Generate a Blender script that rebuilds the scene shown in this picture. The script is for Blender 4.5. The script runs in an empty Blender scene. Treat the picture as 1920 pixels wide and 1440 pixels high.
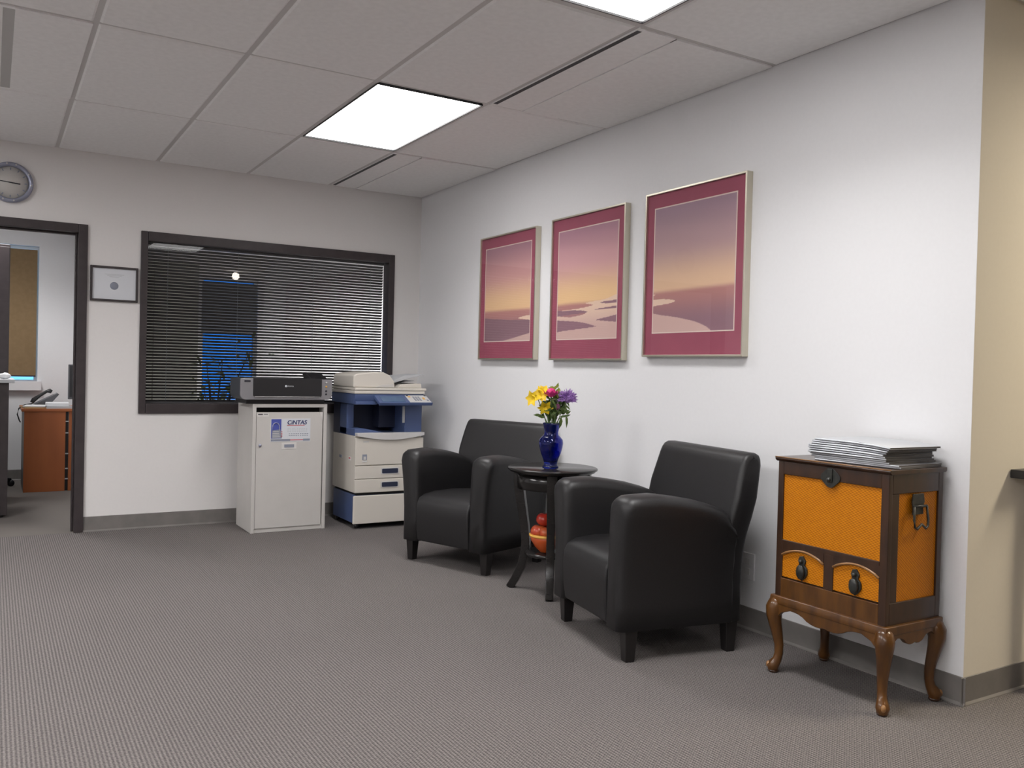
import bpy, bmesh, math, random
import numpy as np
from mathutils import Vector, Matrix
random.seed(7)
SC = bpy.context.scene
COL = SC.collection
PI = math.pi
H = 2.51                       # ceiling height

# ------------------------------------------------------------------ camera, world, exposure
cam = bpy.data.cameras.new('camera'); camo = bpy.data.objects.new('camera', cam); COL.objects.link(camo)
yaw, pitch, roll = 0.5426568, -0.0151261, 0.0249934
fw = Vector((math.sin(yaw)*math.cos(pitch), math.cos(yaw)*math.cos(pitch), math.sin(pitch)))
rt = Vector((math.cos(yaw), -math.sin(yaw), 0)); up = rt.cross(fw)
r2 = math.cos(roll)*rt + math.sin(roll)*up; u2 = -math.sin(roll)*rt + math.cos(roll)*up
M3 = Matrix((r2, u2, -fw)).transposed()
camo.matrix_world = Matrix.Translation((-2.948433, -6.362508, 1.140117)) @ M3.to_4x4()
cam.sensor_fit = 'HORIZONTAL'; cam.sensor_width = 36; cam.lens = 1621.54/1920*36
cam.clip_start = .05; cam.clip_end = 100
SC.camera = camo
SC.view_settings.view_transform = 'Standard'; SC.view_settings.look = 'None'
SC.view_settings.gamma = 1; SC.view_settings.use_curve_mapping = False
SC.view_settings.exposure = 0.06
W = bpy.data.worlds.new('dusk_sky'); SC.world = W; W.use_nodes = True
wb = W.node_tree.nodes['Background']; wb.inputs[0].default_value = (.28, .70, 1.0, 1); wb.inputs[1].default_value = 1.8

LENS_E = 6.0         # emission of a troffer lens
AREA_W = 12.0        # downlight watts of the two fixtures in view
def lamp(name, parent, loc, sx, sy, watts, color, spread, rot=(0,0,0)):
    l = bpy.data.lights.new(name, 'AREA'); l.shape = 'RECTANGLE'; l.size = sx; l.size_y = sy
    l.energy = watts; l.color = color; l.spread = math.radians(spread)
    o = bpy.data.objects.new(name, l); COL.objects.link(o); o.location = loc; o.rotation_euler = rot; o.parent = parent
    return o

# ------------------------------------------------------------------ materials
def mat(name, color=(.8,.8,.8), rough=.5, metal=0., spec=.5, emit=None, estr=1., coat=0.):
    m = bpy.data.materials.new(name); m.use_nodes = True
    b = m.node_tree.nodes['Principled BSDF']
    b.inputs['Base Color'].default_value = (*color, 1); b.inputs['Roughness'].default_value = rough
    b.inputs['Metallic'].default_value = metal; b.inputs['Specular IOR Level'].default_value = spec
    b.inputs['Coat Weight'].default_value = coat
    if emit: b.inputs['Emission Color'].default_value = (*emit, 1); b.inputs['Emission Strength'].default_value = estr
    return m
def noisy(name, c1, c2, scale, rough=.6, bump=0., detail=4, stretch=(1,1,1), spec=.5, dist=.002, coat=0.):
    """two colours mixed by object-space noise, with optional bump"""
    m = mat(name, c1, rough, spec=spec, coat=coat); nt = m.node_tree; N = nt.nodes; L = nt.links; b = N['Principled BSDF']
    tc = N.new('ShaderNodeTexCoord'); mp = N.new('ShaderNodeMapping'); mp.inputs['Scale'].default_value = stretch
    nz = N.new('ShaderNodeTexNoise'); nz.inputs['Scale'].default_value = scale; nz.inputs['Detail'].default_value = detail
    cr = N.new('ShaderNodeValToRGB'); cr.color_ramp.elements[0].position = .35; cr.color_ramp.elements[1].position = .65
    cr.color_ramp.elements[0].color = (*c1, 1); cr.color_ramp.elements[1].color = (*c2, 1)
    L.new(tc.outputs['Object'], mp.inputs[0]); L.new(mp.outputs[0], nz.inputs[0]); L.new(nz.outputs[0], cr.inputs[0]); L.new(cr.outputs[0], b.inputs['Base Color'])
    if bump:
        bp = N.new('ShaderNodeBump'); bp.inputs['Strength'].default_value = bump; bp.inputs['Distance'].default_value = dist
        L.new(nz.outputs[0], bp.inputs['Height']); L.new(bp.outputs[0], b.inputs['Normal'])
    return m
M = {}
M['wall'] = noisy('painted_wall', (.79,.79,.805), (.80,.80,.815), 60, .75, .015, spec=.3)
M['wall_b'] = noisy('warm_lit_back_wall', (.755,.735,.725), (.765,.745,.735), 60, .75, .015, spec=.3)  # same white paint, with the warmer light on this wall tinted in
M['wall_dim'] = noisy('darkened_rear_wall', (.16,.13,.11), (.20,.165,.14), 8, .6)  # unseen rear wall, darkened to keep reflected haze out of the glass
M['wall_warm'] = noisy('warm_tinted_wall', (.72,.67,.57), (.73,.68,.58), 60, .75, .015, spec=.3)  # warm lamp light beyond the corner is tinted into this wall colour
M['tile'] = noisy('ceiling_tile_mineral', (.86,.85,.845), (.90,.89,.885), 35, .9, .25, spec=.15)
M['grid'] = mat('ceiling_grid_metal', (.60,.58,.57), .6)
M['rubber'] = noisy('grey_rubber_base', (.17,.16,.15), (.20,.185,.175), 12, .45, spec=.4)
M['frame_dark'] = noisy('dark_bronze_frame', (.036,.028,.030), (.045,.035,.037), 20, .45)
M['lens'] = mat('lit_troffer_lens', (.9,.9,.9), .5, emit=(1,.985,.97), estr=LENS_E)
M['lens_fill'] = mat('lit_fill_lens', (.9,.9,.9), .5, emit=(1,.985,.98), estr=26)  # brighter lens for the unseen lights added to fill the room
M['globe'] = mat('glowing_globe', (.9,.9,.9), .5, emit=(1,.9,.8), estr=40)
M['cupboard'] = mat('grey_green_cupboard', (.42,.43,.38), .6)
M['slot_dark'] = mat('dark_air_slot', (.06,.06,.065), .7)
M['shade'] = mat('grey_shade_cloth', (.16,.18,.22), .8)
M['slot_mid'] = mat('grey_air_slot', (.50,.49,.48), .7)
M['black_gap'] = mat('black_void', (.012,.012,.013), .8)
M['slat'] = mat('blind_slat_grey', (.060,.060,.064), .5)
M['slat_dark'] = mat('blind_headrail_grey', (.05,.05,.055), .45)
M['cord'] = mat('blind_cord', (.12,.13,.15), .8)
M['chrome'] = mat('brushed_chrome', (.34,.36,.46), .28, .6)
M['pale'] = mat('pale_plastic', (.55,.53,.50), .5)
M['white'] = mat('white_plastic', (.72,.72,.72), .45)
M['paper'] = mat('white_paper', (.78,.79,.81), .8)
M['paper_grey'] = mat('grey_paper', (.50,.51,.53), .8)
M['black'] = mat('black_plastic', (.018,.018,.02), .4)
M['bin'] = noisy('putty_laminate', (.56,.54,.515), (.58,.56,.535), 8, .5)
M['bin_light'] = mat('putty_edge', (.68,.66,.64), .5)
M['copier'] = mat('copier_cream', (.66,.62,.56), .45)
M['copier_light'] = mat('copier_pale_trim', (.60,.59,.585), .35)
M['copier_blue'] = noisy('copier_blue', (.070,.105,.235), (.080,.118,.255), 6, .4)
M['copier_blue_dark'] = mat('copier_dark_blue', (.022,.028,.060), .5)
M['screen_blue'] = mat('touch_screen', (.07,.13,.24), .15)
M['printer_grey'] = mat('printer_silver', (.27,.265,.28), .38, .25)
M['printer_dark'] = mat('printer_black', (.020,.019,.021), .35)
M['printer_side'] = mat('printer_charcoal', (.055,.062,.078), .45)
M['ink_black'] = mat('ink_black', (.02,.02,.03), .6)
M['ink_navy'] = mat('ink_navy', (.02,.03,.13), .6)
M['ink_red'] = mat('ink_red', (.55,.08,.10), .6)
M['ink_grey'] = mat('ink_grey', (.25,.27,.33), .6)
M['ink_blue'] = mat('ink_blue', (.07,.09,.38), .6)
M['sticker'] = mat('sticker_white', (.66,.68,.72), .4)
M['leather'] = noisy('black_leather', (.011,.010,.011), (.015,.0145,.0155), 220, .46, .12, dist=.0006)
M['espresso'] = noisy('espresso_wood', (.011,.010,.010), (.016,.014,.013), 18, .2, stretch=(1,1,8))
M['leg_wood'] = mat('black_leg_wood', (.012,.010,.010), .4)
M['metal_gold'] = mat('champagne_metal', (.62,.58,.48), .32, .85)
M['orange_glaze'] = mat('orange_glaze', (.60,.10,.02), .3)
M['yellow_glaze'] = mat('yellow_glaze', (.78,.42,.08), .3)
M['apple'] = noisy('red_apple_skin', (.42,.02,.015), (.50,.05,.02), 14, .3)
M['apple2'] = noisy('red_yellow_fruit_skin', (.46,.03,.025), (.52,.12,.03), 16, .3)
M['gourd'] = mat('pale_stem_green', (.22,.22,.12), .5)
M['yellow'] = noisy('yellow_petal', (.85,.55,.01), (.90,.66,.02), 60, .55)
M['pink'] = noisy('magenta_petal', (.62,.02,.19), (.78,.05,.28), 90, .55)
M['purple'] = noisy('purple_petal', (.32,.17,.48), (.48,.28,.64), 90, .6)
M['maroon'] = mat('maroon_bud', (.16,.04,.10), .6)
M['leaf'] = noisy('leaf_green', (.05,.10,.02), (.11,.16,.03), 40, .5)
M['leaf_light'] = noisy('leaf_yellow_green', (.22,.28,.03), (.30,.34,.04), 40, .5)
M['stem'] = mat('stem_green', (.10,.17,.05), .5)
M['desk'] = noisy('cherry_laminate', (.36,.105,.03), (.42,.125,.035), 7, .4, stretch=(1,1,.2))
M['tan'] = noisy('tan_roller_blind', (.22,.145,.07), (.24,.16,.08), 30, .8)
M['manila'] = mat('manila_folder', (.45,.30,.13), .7)
M['brass_dark'] = noisy('antique_black_brass', (.015,.016,.015), (.035,.036,.03), 60, .4, .3)
M['cover_a'] = mat('magazine_cover_grey', (.22,.22,.24), .35)
M['cover_b'] = mat('magazine_cover_dark', (.05,.05,.055), .35)
M['pages'] = mat('magazine_pages_shaded', (.13,.12,.11), .7)  # pages darkened in the colour to stand for the pile's shaded end
M['spine'] = mat('magazine_spine', (.74,.77,.82), .5)
M['monitor'] = mat('monitor_grey', (.09,.09,.10), .4)
M['office_floor'] = noisy('office_carpet', (.125,.112,.102), (.145,.128,.115), 300, .95)

def wood(name, c1, c2, rough=.28):
    return noisy(name, c1, c2, 9, rough, .03, detail=6, stretch=(3,3,.7), coat=.15)
M['wood'] = wood('mahogany_wood', (.062,.024,.006), (.125,.050,.010))
M['wood_dark'] = wood('dark_mahogany', (.030,.014,.008), (.050,.022,.011))
M['wood_edge'] = wood('pale_wood_edge', (.26,.13,.05), (.32,.16,.06))  # paler wood for the lid edge, arch beads and toes

def cane():
    m = mat('woven_cane', (.5,.2,.02), .5, spec=.25); nt = m.node_tree; N = nt.nodes; L = nt.links; b = N['Principled BSDF']
    tc = N.new('ShaderNodeTexCoord')
    def wave(rot, sc):
        mp = N.new('ShaderNodeMapping'); mp.inputs['Rotation'].default_value = rot
        w = N.new('ShaderNodeTexWave'); w.inputs['Scale'].default_value = sc; w.inputs['Distortion'].default_value = .6
        w.bands_direction = 'Z'; L.new(tc.outputs['Object'], mp.inputs[0]); L.new(mp.outputs[0], w.inputs[0]); return w
    a = wave((.5,.5,0), 48); c = wave((-.6,-.6,0), 40)
    mx = N.new('ShaderNodeMix'); mx.data_type = 'FLOAT'; mx.inputs[0].default_value = .5
    L.new(a.outputs['Fac'], mx.inputs[2]); L.new(c.outputs['Fac'], mx.inputs[3])
    nz = N.new('ShaderNodeTexNoise'); nz.inputs['Scale'].default_value = 90; L.new(tc.outputs['Object'], nz.inputs[0])
    ad = N.new('ShaderNodeMath'); ad.operation = 'MULTIPLY_ADD'; ad.inputs[1].default_value = .7; L.new(mx.outputs[0], ad.inputs[0])
    ml = N.new('ShaderNodeMath'); ml.operation = 'MULTIPLY'; ml.inputs[1].default_value = .35; L.new(nz.outputs[0], ml.inputs[0]); L.new(ml.outputs[0], ad.inputs[2])
    cr = N.new('ShaderNodeValToRGB'); e = cr.color_ramp.elements
    e[0].position = .2; e[0].color = (.36,.105,.001,1); e[1].position = .8; e[1].color = (.64,.225,.004,1)
    L.new(ad.outputs[0], cr.inputs[0]); L.new(cr.outputs[0], b.inputs['Base Color'])
    bp = N.new('ShaderNodeBump'); bp.inputs['Strength'].default_value = .35; bp.inputs['Distance'].default_value = .0015
    L.new(ad.outputs[0], bp.inputs['Height']); L.new(bp.outputs[0], b.inputs['Normal'])
    return m
M['cane'] = cane()

def carpet():
    m = mat('ribbed_loop_carpet', (.2,.18,.17), .95, spec=.1); nt = m.node_tree; N = nt.nodes; L = nt.links; b = N['Principled BSDF']
    tc = N.new('ShaderNodeTexCoord'); sp = N.new('ShaderNodeSeparateXYZ'); L.new(tc.outputs['Object'], sp.inputs[0])
    def mth(op, a, bb=None):
        n = N.new('ShaderNodeMath'); n.operation = op
        for i, v in enumerate((a, bb)):
            if v is None: continue
            if isinstance(v, (int, float)): n.inputs[i].default_value = v
            else: L.new(v, n.inputs[i])
        return n.outputs[0]
    rx = mth('SINE', mth('MULTIPLY', sp.outputs['X'], 2*PI/.0118))
    ry = mth('SINE', mth('ADD', mth('MULTIPLY', sp.outputs['Y'], 2*PI/.0090), mth('MULTIPLY', rx, 1.2)))
    h = mth('ADD', mth('MULTIPLY', rx, .36), mth('MULTIPLY', ry, .36))
    nz = N.new('ShaderNodeTexNoise'); nz.inputs['Scale'].default_value = 130; nz.inputs['Detail'].default_value = 2; L.new(tc.outputs['Object'], nz.inputs[0])
    nb = N.new('ShaderNodeTexNoise'); nb.inputs['Scale'].default_value = 1.3; L.new(tc.outputs['Object'], nb.inputs[0])
    f = mth('ADD', mth('ADD', mth('MULTIPLY', h, .62), mth('MULTIPLY', nz.outputs[0], .85)), mth('MULTIPLY', nb.outputs[0], .10))
    cr = N.new('ShaderNodeValToRGB'); e = cr.color_ramp.elements
    e[0].position = .12; e[0].color = (.072,.066,.066,1); e[1].position = .85; e[1].color = (.245,.222,.213,1)
    L.new(f, cr.inputs[0]); L.new(cr.outputs[0], b.inputs['Base Color'])
    bp = N.new('ShaderNodeBump'); bp.inputs['Strength'].default_value = .6; bp.inputs['Distance'].default_value = .003
    L.new(h, bp.inputs['Height']); L.new(bp.outputs[0], b.inputs['Normal'])
    return m
M['carpet'] = carpet()

def glass(name, ior=1.45, tint=(1,1,1), rough=0.0, fac=1.0):
    """clear pane: transparent with a Fresnel reflection"""
    m = bpy.data.materials.new(name); m.use_nodes = True; nt = m.node_tree; N = nt.nodes; L = nt.links
    N.remove(N['Principled BSDF']); out = N['Material Output']
    t = N.new('ShaderNodeBsdfTransparent'); t.inputs[0].default_value = (*tint, 1)
    g = N.new('ShaderNodeBsdfGlossy'); g.inputs['Roughness'].default_value = rough
    fr = N.new('ShaderNodeFresnel'); fr.inputs[0].default_value = ior
    ml = N.new('ShaderNodeMath'); ml.operation = 'MULTIPLY'; ml.inputs[1].default_value = fac; L.new(fr.outputs[0], ml.inputs[0])
    ge = N.new('ShaderNodeNewGeometry'); iv = N.new('ShaderNodeMath'); iv.operation = 'SUBTRACT'; iv.inputs[0].default_value = 1; L.new(ge.outputs['Backfacing'], iv.inputs[1])
    m2 = N.new('ShaderNodeMath'); m2.operation = 'MULTIPLY'; L.new(ml.outputs[0], m2.inputs[0]); L.new(iv.outputs[0], m2.inputs[1]); ml = m2
    mx = N.new('ShaderNodeMixShader'); L.new(ml.outputs[0], mx.inputs[0]); L.new(t.outputs[0], mx.inputs[1]); L.new(g.outputs[0], mx.inputs[2])
    L.new(mx.outputs[0], out.inputs[0]); return m
M['pane'] = glass('clear_window_glass')
M['pane_ext'] = glass('tinted_window_glass', tint=(.75,.85,1))
M['pane_blue'] = glass('blue_tinted_glass', tint=(.19,.44,.70))
M['pic_glass'] = glass('picture_glass', fac=.7)
def blue_vase():
    m = bpy.data.materials.new('cobalt_glass'); m.use_nodes = True; b = m.node_tree.nodes['Principled BSDF']
    b.inputs['Base Color'].default_value = (.008,.035,.50,1); b.inputs['Roughness'].default_value = .02
    b.inputs['Transmission Weight'].default_value = .94; b.inputs['IOR'].default_value = 1.45
    return m
M['cobalt'] = blue_vase()

# ------------------------------------------------------------------ mesh building
class MB:
    def __init__(s): s.v = []; s.f = []; s.sm = []
    def add(s, vs, fs, smooth=False):
        n = len(s.v); s.v += [tuple(p) for p in vs]; s.f += [tuple(i+n for i in f) for f in fs]; s.sm += [smooth]*len(fs); return s
    def box(s, x0, x1, y0, y1, z0, z1):
        return s.add([(x0,y0,z0),(x1,y0,z0),(x1,y1,z0),(x0,y1,z0),(x0,y0,z1),(x1,y0,z1),(x1,y1,z1),(x0,y1,z1)],
              [(0,3,2,1),(4,5,6,7),(0,1,5,4),(1,2,6,5),(2,3,7,6),(3,0,4,7)])
    def prism(s, pts, axis, a, b, smooth=False):
        """polygon pts in the plane normal to axis, extruded a..b. axis x:(y,z) y:(x,z) z:(x,y)"""
        n = len(pts)
        def P(p, t): return {'x': (t, p[0], p[1]), 'y': (p[0], t, p[1]), 'z': (p[0], p[1], t)}[axis]
        vs = [P(p, a) for p in pts] + [P(p, b) for p in pts]
        return s.add(vs, [tuple(range(n)), tuple(range(2*n-1, n-1, -1))] + [(i, i+n, (i+1) % n+n, (i+1) % n) for i in range(n)], smooth)
    def lathe(s, prof, c=(0,0,0), n=32, axis='z', cap=True):
        vs = []; m = len(prof)
        for i in range(n):
            a = 2*PI*i/n
            for r, z in prof:
                p = (r*math.cos(a), r*math.sin(a), z)
                if axis == 'y': p = (p[0], p[2], p[1])
                if axis == 'x': p = (p[2], p[0], p[1])
                vs.append((c[0]+p[0], c[1]+p[1], c[2]+p[2]))
        fs = [(i*m+j, ((i+1) % n)*m+j, ((i+1) % n)*m+j+1, i*m+j+1) for i in range(n) for j in range(m-1)]
        s.add(vs, fs, True)
        if cap:
            k = len(s.v)-len(vs)
            for j in (0, m-1):
                if prof[j][0] > 1e-5:
                    s.f.append(tuple(k+i*m+j for i in range(n))); s.sm.append(False)
        return s
    def tube(s, pts, rad, n=8, sx=1., sy=1., up=(0,0,1), smooth=True, rot=0.):
        pts = [Vector(p) for p in pts]; R = rad if hasattr(rad, '__len__') else [rad]*len(pts); vs = []
        for i, p in enumerate(pts):
            t = (pts[min(i+1, len(pts)-1)]-pts[max(i-1, 0)]).normalized()
            a = t.cross(Vector(up));
            if a.length < 1e-4: a = t.cross(Vector((1,0,0)))
            a.normalize(); b = t.cross(a)
            for k in range(n):
                q = 2*PI*k/n+rot; vs.append(p+a*R[i]*sx*math.cos(q)+b*R[i]*sy*math.sin(q))
        m = len(pts)
        fs = [(i*n+k, i*n+(k+1) % n, (i+1)*n+(k+1) % n, (i+1)*n+k) for i in range(m-1) for k in range(n)]
        s.add(vs, fs, smooth)
        k = len(s.v)-len(vs)
        s.f += [tuple(k+j for j in range(n)), tuple(k+(m-1)*n+j for j in range(n-1, -1, -1))]; s.sm += [False, False]
        return s
    def ball(s, c, r, sx=1., sy=1., sz=1., n=14, m=9):
        prof = [(r*math.sin(PI*j/m)+(1e-6 if j in (0, m) else 0), -r*math.cos(PI*j/m)) for j in range(m+1)]
        vs = []
        for i in range(n):
            a = 2*PI*i/n
            for rr, z in prof: vs.append((c[0]+rr*math.cos(a)*sx, c[1]+rr*math.sin(a)*sy, c[2]+z*sz))
        q = m+1
        return s.add(vs, [(i*q+j, ((i+1) % n)*q+j, ((i+1) % n)*q+j+1, i*q+j+1) for i in range(n) for j in range(m)], True)
    def build(s, name, m, parent=None, bevel=0., seg=2, loc=None, weld=True, subd=0):
        me = bpy.data.meshes.new(name); me.from_pydata(s.v, [], s.f); me.update()
        me.polygons.foreach_set('use_smooth', s.sm)
        if weld:
            bm = bmesh.new(); bm.from_mesh(me); bmesh.ops.remove_doubles(bm, verts=bm.verts, dist=1e-6); bmesh.ops.recalc_face_normals(bm, faces=bm.faces); bm.to_mesh(me); bm.free()
        o = bpy.data.objects.new(name, me); COL.objects.link(o); me.materials.append(m)
        if bevel:
            b = o.modifiers.new('bevel', 'BEVEL'); b.width = bevel; b.segments = seg; b.limit_method = 'ANGLE'; b.angle_limit = math.radians(40); b.harden_normals = False
            me.polygons.foreach_set('use_smooth', [True]*len(me.polygons))
            w = o.modifiers.new('wn', 'WEIGHTED_NORMAL'); w.keep_sharp = False
        if subd:
            b = o.modifiers.new('sub', 'SUBSURF'); b.levels = subd; b.render_levels = subd
            me.polygons.foreach_set('use_smooth', [True]*len(me.polygons))
        if parent: o.parent = parent
        if loc: o.location = loc
        return o
def B(x0, x1, y0, y1, z0, z1): return MB().box(x0, x1, y0, y1, z0, z1)
def tag(o, label, cat, group=None, kind=None):
    if label: o['label'] = label
    if cat: o['category'] = cat
    if group: o['group'] = group
    if kind: o['kind'] = kind
    return o
def thing(name, label, cat, loc=(0,0,0), rz=0, group=None):
    o = bpy.data.objects.new(name, None); COL.objects.link(o); o.location = loc; o.rotation_euler = (0,0,rz); o.empty_display_size = .1
    return tag(o, label, cat, group)
def struct(o, label=None):
    o['kind'] = 'structure'
    if label: o['label'] = label
    return o
def local(parent, o):            # geometry was written in world coordinates: hang it under parent unchanged
    o.parent = parent; o.matrix_parent_inverse = (Matrix.Translation(parent.location) @ Matrix.Rotation(parent.rotation_euler.z, 4, 'Z')).inverted(); return o
def text(name, s, size, m, parent, mw, align='LEFT', ext=.0004, shear=0., bold=0.):
    c = bpy.data.curves.new(name, 'FONT'); c.body = s; c.size = size; c.extrude = ext; c.align_x = align; c.shear = shear; c.offset = bold
    t = bpy.data.objects.new(name+'_curve', c); COL.objects.link(t); bpy.context.view_layer.update()
    me = bpy.data.meshes.new_from_object(t.evaluated_get(bpy.context.evaluated_depsgraph_get()))
    bpy.data.objects.remove(t); me.name = name; me.materials.clear(); me.materials.append(m)
    o = bpy.data.objects.new(name, me); COL.objects.link(o); o.matrix_world = mw
    if parent: local(parent, o)
    return o
FACE_FRONT = Matrix.Rotation(PI/2, 4, 'X')          # text on a face looking towards -y

# ------------------------------------------------------------------ SETTING
XL, YR = -6.2, -9.4
struct(B(XL, 3.2, YR, 0.0, -.06, 0).build('floor', M['carpet']), 'grey brown ribbed loop carpet')
fo = struct(B(-5.2, 3.2, 0.0, 3.2, -.06, 0).build('floor_office', M['office_floor']), 'plain taupe carpet of the offices beyond')

# back wall with door and window openings
DX0, DX1, DZ = -3.38, -2.438, 2.01
WX0, WX1, WZ0, WZ1 = -2.06, -.25, .81, 2.005
bw = MB()
for a in ((XL, DX0, 0, .12, 0, H+.1), (DX0, DX1, 0, .12, DZ, H+.1), (DX1, WX0, 0, .12, 0, H+.1), (WX0, WX1, 0, .12, 0, WZ0), (WX0, WX1, 0, .12, WZ1, H+.1), (WX1, 3.2, 0, .12, 0, H+.1)): bw.box(*a)
struct(bw.build('wall_back', M['wall_b'], weld=False), 'white wall with the doorway and the interior window')
struct(B(0, .14, -4.6, 0, 0, H+.1).build('wall_right', M['wall']), 'long white wall carrying the three pictures')
struct(B(.14, 3.2, -4.6, -4.46, 0, H+.1).build('wall_corner_return', M['wall_warm']), 'wall beyond the outer corner, tinted with warm light')
struct(B(0.001, .14, -4.6005, -4.599, 0, H+.1).build('wall_corner_end', M['wall_warm']))
struct(B(XL-.12, XL, YR, 0, 0, H+.1).build('wall_left', M['wall']))
struct(B(XL, 3.2, YR-.12, YR, 0, H+.1).build('wall_rear', M['wall_dim']))
struct(B(3.2, 3.32, YR, -4.46, 0, H+.1).build('wall_far_right', M['wall_warm']))

# ceiling: structural slab, hanging grid, one object per tile
ceil = struct(B(XL, 3.2, YR, 0, H+.2, H+.26).build('ceiling', M['tile']), 'suspended ceiling of mineral tiles with lay in lights')
xs = [0.0, -.77] + [-.77-.61*i for i in range(1, 10)]       # column lines
ysl = [0, -1.22, -2.44, -3.66, -4.88, -6.10, -7.32, -8.54, -9.4]
xe = [0.0, .61, 1.22, 1.83, 2.44, 3.05, 3.2]
LIGHTS = [(-1.38, 1), (-1.38, 3), (-4.43, 7), (-4.43, 1), (-4.43, 3), (-4.43, 5), (1.22, 4)]  # the left column holds unseen lights added as fill
DIFF = {(-.77, 0), (-.77, 2), (-3.21, 1)}
g = MB()
gw = .016
for x in xs[1:]: g.box(x-gw, x+gw, YR, -.0, H+.006, H+.03)
for x in xe[1:-1]: g.box(x-gw, x+gw, YR, -4.6, H+.006, H+.03)
for y in ysl[1:-1]: g.box(XL, 0 if y > -4.6 else 3.2, y-gw, y+gw, H+.0066, H+.0306)
g.box(-.02, 0, -4.6, 0, H+.008, H+.03); g.box(XL, 0, -.02, 0, H+.008, H+.03)
g.box(0, 3.2, -4.62, -4.6, H+.008, H+.03); g.box(XL, 3.2, YR, YR+.02, H+.008, H+.03)
gr = g.build('ceiling_grid', M['grid'], ceil, weld=False)
tile_mesh = {}
def tile(x0, x1, y0, y1):
    d = .0115
    k = (round(x1-x0, 3), round(y1-y0, 3))
    if k not in tile_mesh:
        hx, hy = k[0]/2-d, k[1]/2-d
        mb = MB(); b_ = .009
        mb.add([(-hx+b_,-hy+b_,0),(hx-b_,-hy+b_,0),(hx-b_,hy-b_,0),(-hx+b_,hy-b_,0),(-hx,-hy,.006),(hx,-hy,.006),(hx,hy,.006),(-hx,hy,.006),(-hx,-hy,.02),(hx,-hy,.02),(hx,hy,.02),(-hx,hy,.02)],
               [(0,3,2,1),(0,1,5,4),(1,2,6,5),(2,3,7,6),(3,0,4,7),(4,5,9,8),(5,6,10,9),(6,7,11,10),(7,4,8,11),(8,9,10,11)])
        o = mb.build('ceiling_tile', M['tile'], ceil); tile_mesh[k] = o.data
    else:
        o = bpy.data.objects.new('ceiling_tile', tile_mesh[k]); COL.objects.link(o); o.parent = ceil
    o.location = ((x0+x1)/2, (y0+y1)/2, H)
def cell_kind(x0, j):
    for lx, r in LIGHTS:
        if abs(lx-x0) < .01 and r == j: return 'light'
    for lx, r in DIFF:
        if abs(lx-x0) < .01 and r == j: return 'diff'
for i in range(len(xs)-1):
    for j in range(len(ysl)-1):
        if cell_kind(xs[i+1], j) is None: tile(xs[i+1], xs[i], ysl[j+1], ysl[j])
for i in range(len(xe)-1):
    for j in range(3, len(ysl)-1):
        y1 = min(ysl[j], -4.6)
        if y1-ysl[j+1] < .05: continue
        if cell_kind(xe[i], j) is None: tile(xe[i], xe[i+1], ysl[j+1], y1)

def troffer(x0, y0, x1, y1, label, watts, color=(1,.99,.985), e=None, spread=132, z=H, lw=.30):
    t = thing('ceiling_light', label, 'light', ((x0+x1)/2, (y0+y1)/2, z), 0, 'lay in ceiling lights')
    hx, hy = (x1-x0)/2, (y1-y0)/2
    f = MB(); w = .006
    for a in ((-hx, -hx+w, -hy, hy), (hx-w, hx, -hy, hy), (-hx+w, hx-w, -hy, -hy+w), (-hx+w, hx-w, hy-w, hy)): f.box(*a, .0, .04)
    f.build('light_frame', M['black'], t, weld=False)
    m = M['lens'] if e is None else e
    f = MB(); f.box(-hx+w, hx-w, -hy+w, hy-w, .008, .014); f.build('lens', m, t)
    lamp('lamp', t, (0,0,.004), lw, (y1-y0)-.12, watts, color, spread)
    return t
for k, (lx, r) in enumerate(LIGHTS):
    lab = {0: 'lit square ceiling light nearer the back wall, seen whole', 1: 'lit ceiling light cut off by the top edge of the photo', 2: 'unseen fill light added at the far rear left behind the camera',
           3: 'unseen fill light added at the left rear of the room', 4: 'unseen fill light added in the middle of the left side', 5: 'unseen fill light added at the left near the camera', 6: 'warm ceiling light beyond the outer wall corner'}[k]
    if k < 6: troffer(lx+.012, max(ysl[r+1], ysl[r]-1.22)+.03, lx+.598, ysl[r]-.03, lab, [AREA_W, AREA_W*1.2, AREA_W*.3, AREA_W*.8, AREA_W*.8, AREA_W*.5][k], e=None if k < 2 else M['lens_fill'])
    else: troffer(lx+.012, -6.08, lx+.598, -4.92, lab, 50, (1,.86,.62), spread=170)
def diffuser(x0, x1, y0, y1, label, off=.012, sw=.026, second=True):
    t = thing('air_diffuser', label, 'air vent', ((x0+x1)/2, (y0+y1)/2, H), 0, 'slot air diffusers in the ceiling')
    hx, hy = (x1-x0)/2, (y1-y0)/2
    s0, s1 = -hx+off, -hx+off+sw
    B(s0, s1, -hy+.03, hy-.03, .0015, .03).build('slot', M['slot_dark'] if second else M['slot_mid'], t)
    p = MB(); p.box(-hx+.008, s0, -hy+.008, hy-.008, 0, .03)
    if second: p.box(s1, -hx+.2, -hy+.012, hy-.012, .0, .03)
    else: p.box(s1, -hx+.4, -hy+.012, hy-.012, .0, .03)
    if not second: p.box(-hx+.4, hx-.01, -hy+.012, hy-.012, 0, .03)
    else: p.box(-hx+.204, 0.04, -hy+.012, hy-.012, -.003, .03); p.box(.044, hx-.01, -hy+.012, hy-.012, .0, .03)
    p.box(s0, s1, -hy+.008, -hy+.03, 0, .03); p.box(s0, s1, hy-.03, hy-.008, 0, .03)
    p.build('diffuser_panel', M['tile'], t, weld=False)
    B(-hx+.2, -hx+.204, -hy+.012, -hy+.05, -.001, .0).build('catch', M['black'], t)
    return t
diffuser(-.77, 0, -1.22, 0, 'slot air diffuser panel in the ceiling corner by the back wall')
diffuser(-.77, 0, -3.66, -2.44, 'slot air diffuser panel above the two nearer pictures')
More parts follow.
